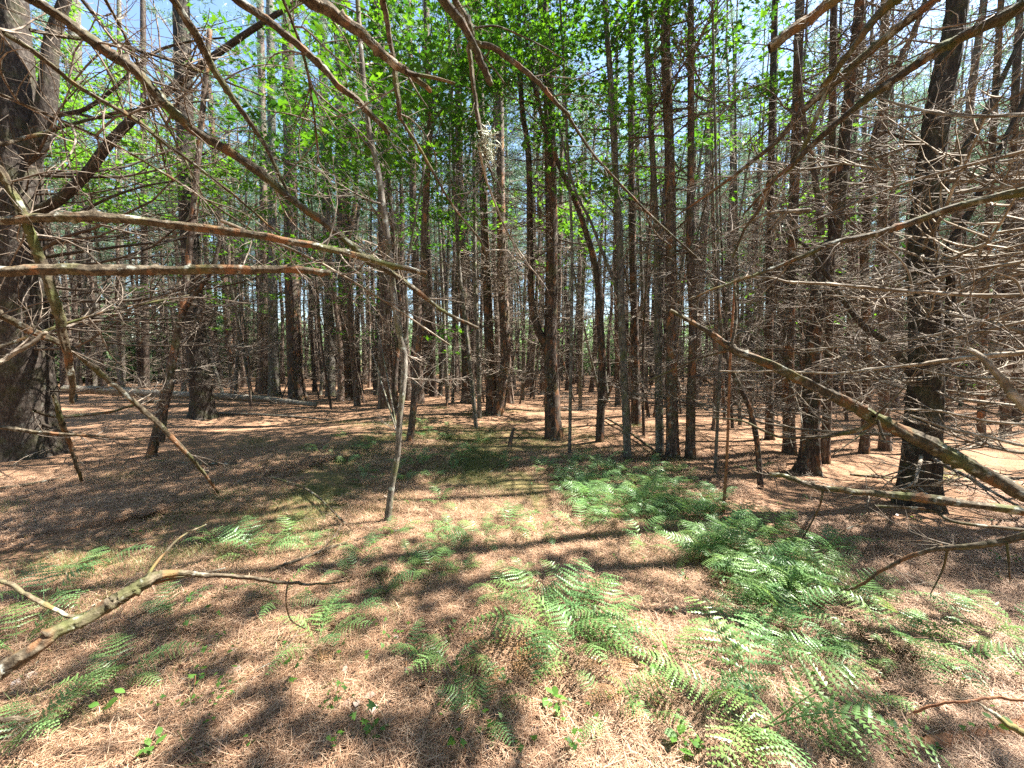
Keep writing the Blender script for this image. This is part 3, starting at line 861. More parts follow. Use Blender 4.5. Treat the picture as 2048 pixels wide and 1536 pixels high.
S = SAP
clouds = [
    (0, 720, 250, 3.9, 110, 130, 1.0, 20, 'leaf'), (0, 760, 110, 4.4, 120, 110, 1.0, 26, 'leaf'), (1, 840, 170, 6.2, 140, 170, 1.3, 60, 'leaf'), (1, 950, 90, 6.2, 150, 110, 1.3, 60, 'leaf'),
    (2, 740, 330, 7.5, 130, 110, 1.5, 46, 'leaf'), (2, 660, 200, 7.5, 110, 120, 1.5, 34, 'leaf'), (3, 900, 330, 7.0, 110, 90, 1.2, 30, 'leaf'), (4, 1010, 130, 8.0, 140, 120, 1.6, 56, 'leaf'),
    (6, 1070, 80, 6.5, 150, 90, 1.6, 60, 'leaf'), (7, 1180, 100, 5.9, 140, 120, 1.2, 46, 'leaf'), (7, 1240, 200, 5.2, 36, 26, .3, 5, 'leaf_lime'), (7, 1210, 330, 6.0, 110, 90, 1.0, 18, 'leaf_lime'),
    (8, 1300, 90, 6.2, 90, 130, 1.2, 26, 'leaf'), (9, 1440, 110, 6.0, 100, 110, 1.2, 11, 'leaf'), (5, 1120, 260, 6.0, 80, 60, .8, 10, 'leaf'), (6, 1130, 20, 7.5, 160, 60, 1.6, 40, 'leaf'),
    (12 + 8, 1190, 480, 10, 90, 80, 1, 16, 'leaf_lime'), (12 + 5, 870, 450, 10, 90, 70, 1, 22, 'leaf'), (12 + 10, 640, 330, 11, 110, 90, 1.2, 46, 'leaf'), (12 + 11, 660, 480, 11, 80, 90, 1.2, 28, 'leaf'),
    (12 + 2, 1430, 250, 9.5, 80, 90, 1, 18, 'leaf'), (12 + 12, 500, 400, 11, 90, 70, 1.5, 32, 'leaf_lime'), (12 + 6, 960, 430, 10, 80, 60, 1, 14, 'leaf'), (12 + 9, 1290, 300, 11, 80, 120, 1, 22, 'leaf'),
    (12 + 13, 1500, 60, 9, 110, 90, 1.2, 14, 'leaf'), (12 + 4, 1600, 200, 7, 60, 110, .8, 16, 'leaf_lime'), (12 + 4, 1540, 170, 7, 50, 30, .6, 9, 'leaf_lime'), (12 + 13, 1630, 470, 9, 60, 20, .6, 5, 'leaf_lime'),
    (12 + 12, 420, 330, 9, 80, 70, 1.0, 26, 'leaf_lime'), (12 + 12, 560, 520, 9, 70, 50, 1.0, 18, 'leaf'), (9, 1360, 60, 6.5, 80, 60, 1.0, 14, 'leaf'), (12 + 4, 1560, 230, 7.5, 60, 60, .8, 14, 'leaf_lime'),
    (12 + 4, 1640, 390, 8, 70, 50, .8, 12, 'leaf_lime'), (12 + 10, 560, 180, 9, 110, 110, 1.2, 40, 'leaf'), (12 + 12, 330, 220, 10, 120, 100, 1.2, 36, 'leaf_lime'), (12 + 8, 1130, 400, 9, 120, 60, 1, 20, 'leaf_lime'),
    (0, 700, 1180 - 600, 8, 60, 50, .6, 6, 'leaf'), (1, 900, 700, 9, 40, 40, .5, 4, 'leaf'), (12 + 15, 900, 130, 12, 160, 140, 1.5, 60, 'leaf'), (12 + 8, 1160, 200, 12, 150, 150, 1.5, 50, 'leaf'),
]
for q, (si, cx_, cyy, Y_, rx_, ry_, rd_, ns, mt) in enumerate(clouds):
    leaf_cloud(S[si], cx_, cyy, Y_, rx_, ry_, rd_, ns, mat=mt, seed=200 + q, size=.085 if Y_ < 9 else .11)

# broad-leaved young trees at the left whose lime leaves hang among the limbs
for q, (bx, by, cx_, cyy, rx_, ry_, ns, lab) in enumerate([
        (150, 800, 190, 330, 130, 120, 110, "young lime-leaved tree behind the huge pine's rising limb"),
        (450, 800, 330, 400, 150, 90, 110, "young lime-leaved tree behind the flared pine"),
        (250, 796, 130, 130, 130, 120, 90, "young pale-leaved tree high behind the huge pine"),
        (470, 795, 500, 250, 120, 110, 30, "young dark-leaved tree right of the flared pine"),
        (1920, 810, 1940, 720, 80, 60, 14, "low green bush-like tree beyond the big right pine"),
        (1480, 800, 1500, 640, 50, 60, 10, "small pale-leaved tree behind the leaning bare branch"),
        (360, 790, 440, 600, 150, 60, 40, "low pale-leaved tree behind the log and flared pine")]):
    t_ = named_tree('maple', lab, (bx, by), [((bx + cx_) / 2, (by + cyy) / 2), (cx_, cyy)], [9, 7, 4], 0, M['bark_grey'], branches=5, blen=(.4, 1.2), crown=False, flare=.1, k=6)
    leaf_cloud(t_, cx_, cyy, t_[2], rx_, ry_, 2.0, ns, per=30, size=.13, mat='leaf_lime' if q != 3 else 'leaf', seed=300 + q)

# ------------------------------------------------------------------ the crowd of pines
def far_pine(r, H):
    """trunk mesh, dead branch mesh, crown mesh of one kind of crowd pine"""
    z = np.linspace(-.1, H, 16)
    x = np.cumsum(r.normal(0, .035, 16)); y = np.cumsum(r.normal(0, .035, 16)); x -= x[0]; y -= y[0]
    rb = r.uniform(.075, .15)
    pts = np.stack([x, y, z], -1); rad = rb * (1 - .8 * z / H) * (1 + .35 * np.exp(-np.clip(z, 0, 9) / .25))
    tm = MB(); tube(tm, pts, rad, 9, 0, bark_disp(pts, rad, 9, .006, r.uniform(0, 50)))
    dm = MB()
    zc = H * r.uniform(.45, .6)
    for zz in np.arange(.7, zc + 2, .47):
        for _ in range(int(r.integers(3, 6))):
            b = dead_branch_mesh(r, 7, 1, 3, .011, thick=1.3)
            V = np.concatenate(b.v); L = r.uniform(.5, 1.35)
            a = r.uniform(0, 6.28); el = r.normal(.1, .22)
            Rm = np.array((Euler((0, -el, a)).to_matrix()))
            V = V @ Rm.T * L + np.array([np.interp(zz, z, x), np.interp(zz, z, y), zz + r.uniform(-.1, .1)])
            dm.add(V, np.concatenate(b.q), np.concatenate(b.t))
    cm = crown_mb(r, 0, H - zc, rad=r.uniform(1.2, 1.9), whorls=9, per=4, tufts=10, needles=8, w=.012, L=.18)
    for i_ in range(len(cm.v)):
        cm.v[i_] = cm.v[i_] + np.array([np.interp(zc, z, x), np.interp(zc, z, y), zc])
    return tm, dm, cm


FAR = []
for k in range(7):
    FAR.append(far_pine(rng, rng.uniform(12, 18)))
DENSE = []
for k in range(4):
    DENSE.append(crown_mb(rng, 0, 8.5, rad=rng.uniform(1.8, 2.4), whorls=13, per=6, tufts=13, needles=9, w=.014, L=.2).mesh("crown", [M['twig'], M['needle_green']], False))
FARM = [(a.mesh("trunk", M['bark_far']), b_.mesh("dead_branches", M['twig']), c_.mesh("crown", [M['twig'], M['needle_green']], False)) for a, b_, c_ in FAR]


def joined(a, b_, c_):
    mb = MB()
    for src, off in ((a, 0), (b_, 1), (c_, None)):
        base = mb.n
        V = np.concatenate(src.v)
        mb.v.append(V); mb.n += len(V)
        for q_, m_ in zip(src.q, src.qm): mb.q.append(q_ + base); mb.qm.append(m_ * 0 + (1 if off is None else off))
        for q_, m_ in zip(src.t, src.tm): mb.t.append(q_ + base); mb.tm.append(np.where(m_ == 1, 2, 1) if off is None else m_ * 0 + off)
    return mb.mesh("pine", [M['bark_far'], M['twig'], M['needle_green']], False)


FARP = [proto("pine", joined(*f)) for f in FAR]

landmarks = [(-12, "behind the huge pine"), (-8, "behind the fallen log's thick end"), (-6.5, "behind the flared pine"), (-4.5, "behind the log's thin end"), (-2.7, "behind the lit mound"),
             (-1.2, "behind the twin saplings"), (.2, "behind the paired pines"), (1.4, "behind the forked pine"), (2.8, "behind the mossy grey maple"), (4.3, "behind the sturdy peeling pine"),
             (6, "behind the crooked flaking stem"), (8, "behind the warm-lit pine"), (11, "behind the big right pine"), (99, "beyond the right-hand tangle")]
pts_m, pts_f = [], []
occ = list(NAMED)
r_ = np.random.default_rng(21)
tries = 0
cand = []
while tries < 60000 and len(cand) < 530:
    tries += 1
    y = 8.5 + 27 * r_.random() ** .85; x = r_.uniform(-1, 1) * (y * 1.42 + 3)
    if y < 10.8 and abs(x) < 9: continue
    if x > 1 and x < 6 and y < 13: continue
    if x / y < -.45 and y < 14.5: continue
    dmin = 1.15
    if any((x - a) ** 2 + (y - b_) ** 2 < dmin ** 2 for a, b_ in occ): continue
    occ.append((x, y)); cand.append((x, y))
cand.sort(key=lambda c_: c_[1] ** 2 + c_[0] ** 2 * .3)
ORD = ["leftmost", "second from left", "third from left", "fourth from left", "fifth from left", "sixth from left", "seventh from left", "eighth from left", "ninth from left", "tenth from left",
       "eleventh from left", "twelfth from left", "thirteenth from left", "fourth from right", "third from right", "second from right", "rightmost"]
crowd = {}
for q, (x, y) in enumerate(cand):
    z = float(ground_h(x, y)); az = r_.uniform(0, 6.28); s = r_.uniform(.8, 1.15); k = int(r_.integers(7))
    if q < 235:
        lm = next(t for lim, t in landmarks if x / y * 10.0 < lim)
        dist = "front-row" if y < 14 else ("second-row" if y < 19 else ("deep-row" if y < 24 else "rear-row"))
        crowd.setdefault((dist, lm), []).append((x / y, x, y, z, az, s, k))
    else:
        pts_f.append((x, y, z, az, s, k))
for (dist, lm), lst in crowd.items():
    lst.sort()
    for i_, (_, x, y, z, az, s, k) in enumerate(lst):
        if len(lst) == 1: lab = "only %s bare-twigged pine %s" % (dist, lm)
        else: lab = "%s of the %s bare-twigged pines %s" % ((ORD[i_] if i_ < 13 else ORD[max(12, 17 - (len(lst) - i_))]), dist, lm)
        o = empty("pine_tree", (x, y, z), lab, "tree", dist + " crowd pines " + lm)
        o.rotation_euler = (r_.normal(0, .025), r_.normal(0, .025), az); o.scale = (s, s, s)
        inst("trunk", FARM[k][0], o); inst("dead_branches", FARM[k][1], o, kind="stuff"); 
        if gap_above(x, y): inst("crown", THIN[k % 3], o, loc=(0, 0, 8), kind="stuff")
        else: inst("crown", FARM[k][2], o, kind="stuff")
# thin dark poles leaning between the pines
def pole_mesh(r):
    mb = MB(); H = r.uniform(5, 8); z = np.linspace(-.05, H, 10); l = r.uniform(.03, .32)
    x = l * z + .10 * np.sin(z * r.uniform(.4, .9)) * r.uniform(-1, 1) - 0.02 * z ** 2 * l
    pts = np.stack([x, .06 * np.sin(z * .8 + r.uniform(0, 6)), z], -1); pts[:, :2] -= pts[0, :2]
    rad = r.uniform(.025, .05) * (1 - .8 * z / H)
    tube(mb, pts, rad, 7); tw = MB()
    for _ in range(12):
        t = r.uniform(1.3, H * .98); b = dead_branch_mesh(r, 5, 1, 3, .009); L = r.uniform(.4, 1.5) * (1 - .3 * t / H)
        Rm = np.array(Euler((0, -r.uniform(.3, 1.0), r.uniform(0, 6.28))).to_matrix())
        tw.add(np.concatenate(b.v) @ Rm.T * L + along(pts, t), np.concatenate(b.q), np.concatenate(b.t))
    lf = MB(); cs = []
    for _ in range(16):
        c_ = along(pts, r.uniform(2.4, H)) + np.array([r.normal(0, .6), r.normal(0, .6), r.normal(0, .15)])
        cs.append(c_ + np.stack([r.normal(0, .16, 14), r.normal(0, .16, 14), r.normal(0, .05, 14)], -1))
    leaves_at(lf, np.concatenate(cs), r, .09, .4)
    return mb.mesh("stem", M['bark_pine']), tw.mesh("twigs", M['twig']), lf.mesh("leaves", M['leaf'], False)


PL = [pole_mesh(rng) for _ in range(6)]
pole = {}
for q in range(74):
    x = r_.uniform(-9, 12); y = r_.uniform(6.8, 15)
    if abs(x) > y * 1.3: continue
    if y < 8 and -3.5 < x < 0.5: continue
    if x < -2.0 and y < 11.5: continue
    if any((x - a) ** 2 + (y - b_) ** 2 < .25 ** 2 for a, b_ in occ): continue
    pole.setdefault(next(t for lim, t in landmarks if x / y * 10.0 < lim), []).append((x / y, x, y))
for lm, lst in pole.items():
    lst.sort()
    for i_, (_, x, y) in enumerate(lst):
        o = empty("bare_pole", (x, y, float(ground_h(x, y))), "%s of the thin dark poles standing %s" % (ORD[i_] if len(lst) > 1 else "only one", lm), "sapling", "thin dark poles " + lm)
        o.rotation_euler = (0, 0, r_.choice([0, PI]) + r_.normal(0, .7)); k = int(r_.integers(6)); s = r_.uniform(.7, 1.15); o.scale = (s, s, s)
        inst("stem", PL[k][0], o); inst("twigs", PL[k][1], o, kind="stuff")
        if r_.random() < .22: inst("leaves", PL[k][2], o, kind="stuff")
# sunlit bushes and young growth at the wood's far edge
def bush_mesh(r):
    mb = MB()
    for _ in range(9):
        a = r.uniform(0, 6.28); e = np.array([math.cos(a) * r.uniform(.2, 1.6), math.sin(a) * r.uniform(.2, 1.6), r.uniform(.6, 3.6)])
        tube(mb, [(0, 0, 0), e * [.3, .3, .6], e], [.03, .02, .006], 3, 1)
    c_ = np.stack([r.normal(0, 1.0, 620), r.normal(0, 1.0, 620), r.uniform(.1, 4.2, 620)], -1)
    leaves_at(mb, c_, r, .24, .8, 0, 'oval')
    return mb.mesh("bush", [M['leaf_mint'], M['twig']], False)


BS = [proto("bush", bush_mesh(rng)) for _ in range(3)]
th_ = r_.uniform(-60, 60, 210) * PI / 180; dd = r_.uniform(36, 50, 210)
bp = np.stack([np.sin(th_) * dd, np.cos(th_) * dd, np.zeros(210)], -1)
scatter_stuff("undergrowth", BS, bp, np.stack([np.zeros(210), np.zeros(210), r_.uniform(0, 6, 210)], -1), r_.uniform(.6, 1.5, 210), r_.integers(0, 3, 210))
# the forest goes on behind and beside the camera
r2 = np.random.default_rng(4)
nb = 0
while nb < 130:
    x = r2.uniform(-26, 26); y = r2.uniform(-20, 8)
    if abs(x) < y * 1.45 + 3.2 and y > -2.6: continue
    if math.hypot(x, y) < 3.2: continue
    if gap_above(x, y, 10) or gap_above(x, y, 7): continue
    pts_f.append((x, y, float(ground_h(x, y)), r2.uniform(0, 6.28), r2.uniform(.85, 1.15), int(r2.integers(7)))); nb += 1
A = np.array(pts_f)
DP = [proto("pine_crown", d_) for d_ in DENSE]
B = A[(A[:, 1] > 26) & (np.arange(len(A)) % 9 == 0)].copy(); B[:, 2] += r2.uniform(4.5, 7.5, len(B))
low_blockers = A[(A[:, 1] < 6) & ~((A[:, 0] > 1.5) & (A[:, 0] < 13) & (A[:, 1] > -1))].copy(); low_blockers[:, 2] += r2.uniform(2.5, 6.5, len(low_blockers)); B = np.vstack([B, low_blockers])  # extra low crowns added out of view to block sky light
A = np.vstack([A, B]); A[len(A) - len(B):, 5] = 7 + A[len(A) - len(B):, 5] % 4
FARP = FARP + DP
scatter_stuff("distant_trees", FARP, A[:, :3], np.stack([r2.normal(0, .03, len(A)), r2.normal(0, .03, len(A)), A[:, 3]], -1), A[:, 4], A[:, 5].astype(int))


# ------------------------------------------------------------------ broken limbs hanging and reaching in front
def limb(label, pts, w, Y, mat='limb', twigs=10, tw_len=(.12, .4), name="dead_branch", side=(), k=18, cat="branch", seed=None, broken=False, ground=False, stub=True):
    """pts photo pixels, w (start,end) px, Y (start,end) depth"""
    n_ = len(pts)
    Ys = np.interp(np.linspace(0, 1, n_), np.linspace(0, 1, len(Y)), Y)
    Wp = [P(px, py, y_) for (px, py), y_ in zip(pts, Ys)]
    base = Wp[int(np.argmax([wpx(p[0], 1, y_) for p, y_ in zip(pts, Ys)]))]
    base = Wp[0]
    sm = catmull(Wp, 11)
    r = np.random.default_rng(seed if seed is not None else int(abs(pts[0][0]) * 7 + abs(pts[0][1])))
    m_ = len(sm)
    jit = np.cumsum(r.normal(0, .0012, (m_, 3)), 0); jit -= np.linspace(0, 1, m_)[:, None] * jit[-1]
    sm = sm + jit
    ws = np.interp(np.linspace(0, 1, m_), np.linspace(0, 1, len(w)), w)
    yy = np.interp(np.linspace(0, 1, m_), np.linspace(0, 1, n_), Ys)
    rad = .5 * ws * yy / FPX * .92
    th = np.arange(k) * 2 * PI / k
    L = np.concatenate([[0], np.cumsum(np.linalg.norm(np.diff(sm, axis=0), axis=1))])
    d = rad[:, None] * (.42 * (np.abs(NZ(L[:, None] * 2.5, np.cos(th) * 3.2 + 0 * L[:, None], np.sin(th) * 3.2 + pts[0][0])) * 3 - .6).clip(-1, .6) + .22 * NZ(L[:, None] * 9 + np.cos(th) * 1.5, np.sin(th) * 1.5 + 0 * L[:, None], pts[0][0] * .37) + .3 * NZ(L[:, None] * 40, np.sin(th) * 3 + 0 * L[:, None], np.cos(th) * 3 + 5))
    for _ in range(max(2, m_ // 7)):
        kk = r.integers(1, m_ - 1); d[kk] += rad[kk] * np.clip(np.cos(th - r.uniform(0, 6.28)), 0, 1) ** 2 * r.uniform(.2, .8)
    mb = MB(); tube(mb, sm - base, rad, k, 0, d)
    root = empty(name, base, label, cat)
    mb.obj("stem", M[mat], root)
    for q in range(twigs):
        t = r.uniform(.08, .97); i_ = int(t * (m_ - 1)); p = sm[i_]
        tg = sm[min(i_ + 1, m_ - 1)] - sm[max(i_ - 1, 0)]; tg /= np.linalg.norm(tg)
        if rad[-1] > rad[0]: tg = -tg
        dd = tg * r.uniform(.3, 1) + r.normal(0, .6, 3); dd /= np.linalg.norm(dd)
        Lt = r.uniform(*tw_len)
        az = math.atan2(dd[1], dd[0]); el = math.asin(dd[2])
        ms = BR_TW[int(r.integers(len(BR_TW)))]
        o = inst("twig", ms, root, p - base, (r.uniform(0, 6.28), -el, az), Lt)
    if stub:
        for q in range(twigs // 3):
            t = r.uniform(.05, .95); i_ = int(t * (m_ - 1))
            inst("twig", BR_STUB[int(r.integers(5))], root, sm[i_] - base, (r.uniform(0, 6.28), r.uniform(-1.4, 1.4), r.uniform(0, 6.28)), r.uniform(.03, .09) * yy[i_] * .6)
    for sp, sw, sY in side:
        sn = len(sp); sYs = np.interp(np.linspace(0, 1, sn), np.linspace(0, 1, len(sY)), sY)
        sp3 = catmull([P(a, b_, c_) for (a, b_), c_ in zip(sp, sYs)], 6) - base
        sr = .5 * np.linspace(sw[0], sw[1], len(sp3)) * sYs.mean() / FPX * .92
        mb = MB(); tube(mb, sp3, sr, 6)
        mb.obj("side_branch", M[mat], root)
    return root


BR_TW = [dead_branch_mesh(rng, int(rng.integers(3, 8)), 2, 4, .011, thick=1.2, flat=.5, curve=.2).mesh("twig", M['twig']) for _ in range(8)]

limb("long brown dead limb slanting from the upper left corner down past the flared pine", [(40, -20), (68, 0), (137, 44), (205, 96), (273, 144), (325, 202), (376, 253), (444, 297), (513, 342), (581, 397), (649, 444), (700, 487), (742, 522), (790, 550), (841, 589), (889, 626), (957, 656)], (20, 19, 18, 16, 14, 10, 5), (1.9, 3.2), twigs=22, tw_len=(.2, .6))
limb("upper of two level limbs at left, ending in a broken tip", [(-60, 446), (0, 444), (137, 439), (273, 445), (410, 461), (547, 478), (700, 510), (780, 530), (853, 547)], (18, 19, 18, 16, 13, 9), (1.5, 2.1), twigs=8, tw_len=(.15, .45))
limb("lower, thicker of two level limbs at left, broken off at its right end", [(-60, 541), (0, 541), (150, 539), (300, 541), (450, 536), (560, 538), (660, 546)], (23, 23, 21, 18, 13), (1.4, 1.8), twigs=5, tw_len=(.12, .35))
limb("mossy drooping limb hanging down before the huge pine's trunk", [(-30, 310), (0, 345), (34, 403), (62, 472), (82, 530), (103, 602), (118, 655), (133, 705), (141, 756), (144, 806)], (14, 16, 17, 18, 14, 8), (1.5, 1.9), twigs=7, tw_len=(.12, .4))
limb("mossy thin limb running from the left edge down to the needles", [(-40, 610), (0, 630), (68, 664), (113, 685), (171, 719), (239, 777), (308, 838), (376, 907), (410, 948), (437, 986)], (13, 13, 12, 10, 7, 4), (1.7, 3.2), twigs=12, tw_len=(.15, .45))
limb("pale snapped branch rising right at the left edge below the level limbs", [(-20, 732), (0, 722), (50, 694), (94, 664)], (8, 9, 7), (1.6, 1.7), 'twig_pale', twigs=2)
limb("low level branch crossing the huge pine's foot", [(-20, 853), (68, 864), (137, 869), (210, 873), (284, 879)], (9, 8, 5, 3), (2.6, 3.0), twigs=6)
limb("arched grey branch over the ground right of the huge pine's foot", [(68, 821), (100, 831), (137, 833), (219, 825), (273, 808), (330, 800)], (7, 6, 4), (3.6, 4.4), twigs=8)
limb("steep thin broken branch before the huge pine's foot, its end in the needles", [(106, 790), (118, 820), (128, 855), (140, 890), (152, 935), (163, 962)], (6, 9, 7, 5), (2.8, 3.2), twigs=4)
limb("thin limb from the left edge passing under the long brown limb's start", [(-20, 50), (0, 62), (79, 113), (164, 178), (273, 243), (325, 284), (400, 340), (478, 400), (560, 470)], (9, 9, 8, 6, 4), (1.9, 2.8), twigs=14, tw_len=(.2, .6))
limb("dark limb dropping steeply from the top edge onto the long brown limb", [(340, -20), (349, 0), (393, 68), (420, 126), (472, 205), (530, 290), (578, 388)], (16, 16, 13, 10, 5), (2.0, 2.7), twigs=10, tw_len=(.2, .5))
limb("brown limb from the top edge with a reddish snapped end near the saplings", [(460, -14), (472, 0), (547, 51), (615, 109), (680, 175), (708, 195), (753, 239), (780, 267)], (15, 15, 14, 12, 8), (1.8, 2.2), twigs=8, tw_len=(.15, .4))
limb("thick splintered limb crossing the top centre, frayed at its knot", [(596, -20), (617, 0), (650, 17), (718, 62), (770, 113), (811, 144), (862, 183)], (24, 24, 21, 17, 9), (1.3, 1.5), twigs=5, tw_len=(.1, .25),
     side=[([(812, 143), (830, 149), (870, 156), (910, 167)], (9, 5), (1.44, 1.5)), ([(815, 150), (835, 185), (856, 215)], (5, 2), (1.45, 1.45))])
limb("thin kinked limb hanging from the top edge through the thick splintered one", [(764, -20), (766, 0), (776, 51), (787, 137), (797, 222), (804, 246), (855, 325), (906, 410), (957, 478), (975, 520)], (11, 11, 9, 6, 4, 3), (1.6, 2.1), twigs=8, tw_len=(.15, .45))
limb("mossy limb from the top centre ending in a blunt stub", [(872, -20), (882, 0), (923, 51), (947, 96), (966, 135), (983, 170)], (16, 17, 15, 11), (1.5, 1.6), twigs=2, tw_len=(.1, .2))
limb("reddish limb branching right from the top centre to a snapped tip", [(905, -20), (913, 0), (940, 51), (947, 75), (992, 92), (1060, 150), (1100, 192), (1140, 233)], (12, 12, 11, 9, 7), (1.7, 1.9), twigs=6, tw_len=(.12, .4),
     side=[([(950, 56), (990, 52), (1030, 66), (1080, 90), (1130, 120)], (4, 2), (1.75, 1.9)), ([(945, 80), (965, 110), (990, 140), (1008, 165)], (5, 3), (1.7, 1.75))])
LC = limb("reddish hanging branch carrying a grey lichen clump", [(938, 88), (942, 120), (948, 171), (958, 239), (974, 307), (984, 345), (990, 362)], (9, 8, 8, 6, 2), (1.65, 1.7), 'limb', twigs=3, tw_len=(.1, .25))
mb = MB(); r_ = np.random.default_rng(2)
cc = P(976, 290, 1.67)
for q in range(160):
    dd = r_.normal(0, 1, 3); dd /= np.linalg.norm(dd)
    s0 = cc + r_.normal(0, 1, 3) * np.array([.012, .012, .036])
    mb.add(*tube_vf(np.array([s0, s0 + dd * .018 + r_.normal(0, .004, 3), s0 + dd * .03 + r_.normal(0, .008, 3)]) - np.array(LC.location), np.array([.0014, .0012, .0006]), 3))
tag(mb.obj("lichen_clump", M['lichen'], LC), kind="stuff")
limb("whip-thin pale twig curving down right below the lichen clump", [(957, 294), (967, 335), (978, 376), (1012, 461), (1043, 506), (1080, 560)], (4, 4, 3, 2), (1.9, 2.2), 'twig_pale', twigs=4)
limb("thin dark twig slanting from the saplings' crown to the lichen's right", [(1138, 235), (1180, 300), (1250, 380), (1320, 450), (1400, 520)], (5, 5, 4, 3), (3.5, 4.0), twigs=8)
# right side
limb("thick limb from the top right sawn off blunt above the leafy gap", [(1536, 96), (1604, 48), (1669, 0), (1720, -40)], (16, 18, 20, 20), (1.5, 1.4), twigs=3, tw_len=(.1, .3))
limb("long limb sweeping from the top right down left to a fine tip", [(1348, 434), (1450, 366), (1546, 290), (1604, 226), (1655, 178), (1724, 113), (1792, 55), (1867, 0), (1920, -40)], (3, 8, 13, 16, 17), (2.3, 1.7), twigs=14, tw_len=(.2, .5))
limb("lower long brown limb reaching from the right corner across the big pine", [(1485, 431), (1553, 355), (1594, 321), (1655, 263), (1741, 191), (1826, 133), (1895, 88), (1946, 62), (2048, 8), (2100, -20)], (4, 8, 13, 17, 20, 23), (2.2, 1.5), twigs=14, tw_len=(.2, .5))
limb("short dark limb between the blunt one and the long sweeping one", [(1646, 172), (1668, 148), (1690, 120), (1758, 34), (1802, -4), (1840, -40)], (12, 13, 14, 15), (2.0, 1.7), twigs=5)
limb("reddish branch falling steeply left from the limbs' crossing", [(1655, 178), (1594, 321), (1553, 355), (1539, 369), (1520, 420), (1495, 455), (1465, 515)], (8, 8, 7, 5), (2.0, 2.4), twigs=8, tw_len=(.15, .4))
limb("grey-topped limb entering from the right edge above the tangle", [(1370, 602), (1460, 566), (1553, 535), (1600, 516), (1655, 489), (1758, 465), (1860, 430), (1929, 410), (2048, 384), (2110, 370)], (3, 6, 10, 14, 17, 18), (2.6, 1.7), twigs=12, tw_len=(.2, .6))
limb("big bare leaning pole-like branch crossing down to the right edge", [(1340, 620), (1416, 664), (1464, 698), (1519, 722), (1621, 772), (1690, 806), (1748, 838), (1826, 876), (1929, 930), (2048, 990), (2120, 1028)], (7, 14, 20, 24, 29, 31), (2.6, 1.9), twigs=6, tw_len=(.15, .4), k=24,
     side=[([(1748, 832), (1738, 852), (1690, 866), (1656, 872), (1610, 875), (1560, 874), (1520, 858), (1485, 842), (1427, 835)], (10, 4), (2.1, 2.5)), ([(1462, 695), (1472, 640), (1470, 570)], (7, 4), (2.45, 2.5)),
           ([(1460, 700), (1400, 716), (1340, 742), (1300, 760)], (6, 3), (2.45, 2.9)), ([(1752, 830), (1790, 795), (1840, 740)], (5, 2), (2.1, 2.0)), ([(1750, 850), (1700, 885), (1666, 910)], (4, 2), (2.1, 2.1)), ([(1755, 840), (1762, 862), (1770, 880)], (7, 4), (2.1, 2.05))])
limb("mossy low branch with a lopped end, level above the right ground", [(1539, 948), (1580, 958), (1621, 972), (1690, 982), (1792, 992), (1895, 1006), (2048, 1023), (2110, 1030)], (9, 12, 15, 18, 22), (2.6, 2.0), twigs=8, tw_len=(.12, .35),
     side=[([(1646, 978), (1640, 1010), (1615, 1060), (1604, 1078)], (5, 2), (2.5, 2.5)), ([(1732, 1045), (1690, 1060), (1655, 1091)], (4, 2), (2.4, 2.4)), ([(1750, 1012), (1860, 1020), (1910, 1044), (2048, 1060)], (6, 7), (2.3, 2.0))])
limb("lowest dark branch at right with two twigs dangling over the ferns", [(1683, 1181), (1714, 1174), (1767, 1140), (1836, 1108), (1906, 1094), (1994, 1087), (2048, 1073), (2100, 1065)], (3, 6, 9, 13, 15), (2.0, 1.6), twigs=3,
     side=[([(1896, 1096), (1885, 1140), (1861, 1188)], (5, 2), (1.8, 1.8)), ([(2014, 1087), (2018, 1130), (2020, 1168)], (5, 2), (1.65, 1.65)), ([(1896, 1094), (1850, 1082), (1790, 1082)], (3, 1), (1.8, 1.8))])
limb("thin dark shoot arching in at the lower right corner", [(1826, 1425), (1889, 1408), (1976, 1399), (2048, 1402), (2100, 1408)], (5, 5, 6, 6), (1.05, .95), 'rust', twigs=1, tw_len=(.05, .1))
limb("dark stick from the lower right corner under the thin shoot", [(1955, 1408), (1993, 1432), (2048, 1463), (2100, 1490)], (3, 9, 14, 15), (1.0, .9), twigs=1, tw_len=(.05, .1))
limb("long level pale branch through the tangle, kinked at the big right pine", [(1470, 556), (1539, 556), (1587, 565), (1690, 572), (1826, 585), (1929, 591), (2045, 592), (2100, 594)], (3, 6, 8, 10), (2.8, 2.1), 'twig_pale', twigs=12, tw_len=(.2, .5),
     side=[([(1826, 585), (1815, 540), (1790, 510), (1752, 480)], (5, 3), (2.4, 2.4)), ([(2045, 590), (2030, 560), (1990, 545)], (5, 3), (2.1, 2.1)), ([(1826, 588), (1750, 596), (1650, 590)], (4, 2), (2.4, 2.6))])
limb("pale arching branch below the kinked one, crossing the leaning pole", [(1440, 742), (1567, 744), (1673, 746), (1758, 737), (1843, 729), (1929, 715), (2048, 704), (2100, 700)], (3, 5, 9, 12), (2.7, 2.0), 'twig_pale', twigs=12, tw_len=(.2, .5))
limb("pale stout broken branch slanting down at the right edge", [(1930, 694), (1963, 715), (2004, 760), (2048, 812), (2090, 860)], (6, 12, 15, 16), (1.9, 1.7), 'twig_pale', twigs=3)
limb("pale straight branch low in the tangle, pointing left", [(1780, 820), (1870, 820), (1960, 838), (2048, 850), (2100, 856)], (3, 6, 8), (2.6, 2.2), 'twig_pale', twigs=8)
limb("pale forked branch sloping down right over the lit needles", [(1820, 830), (1900, 858), (1980, 876), (2048, 892)], (3, 6, 7), (2.7, 2.4), 'twig_pale', twigs=6)
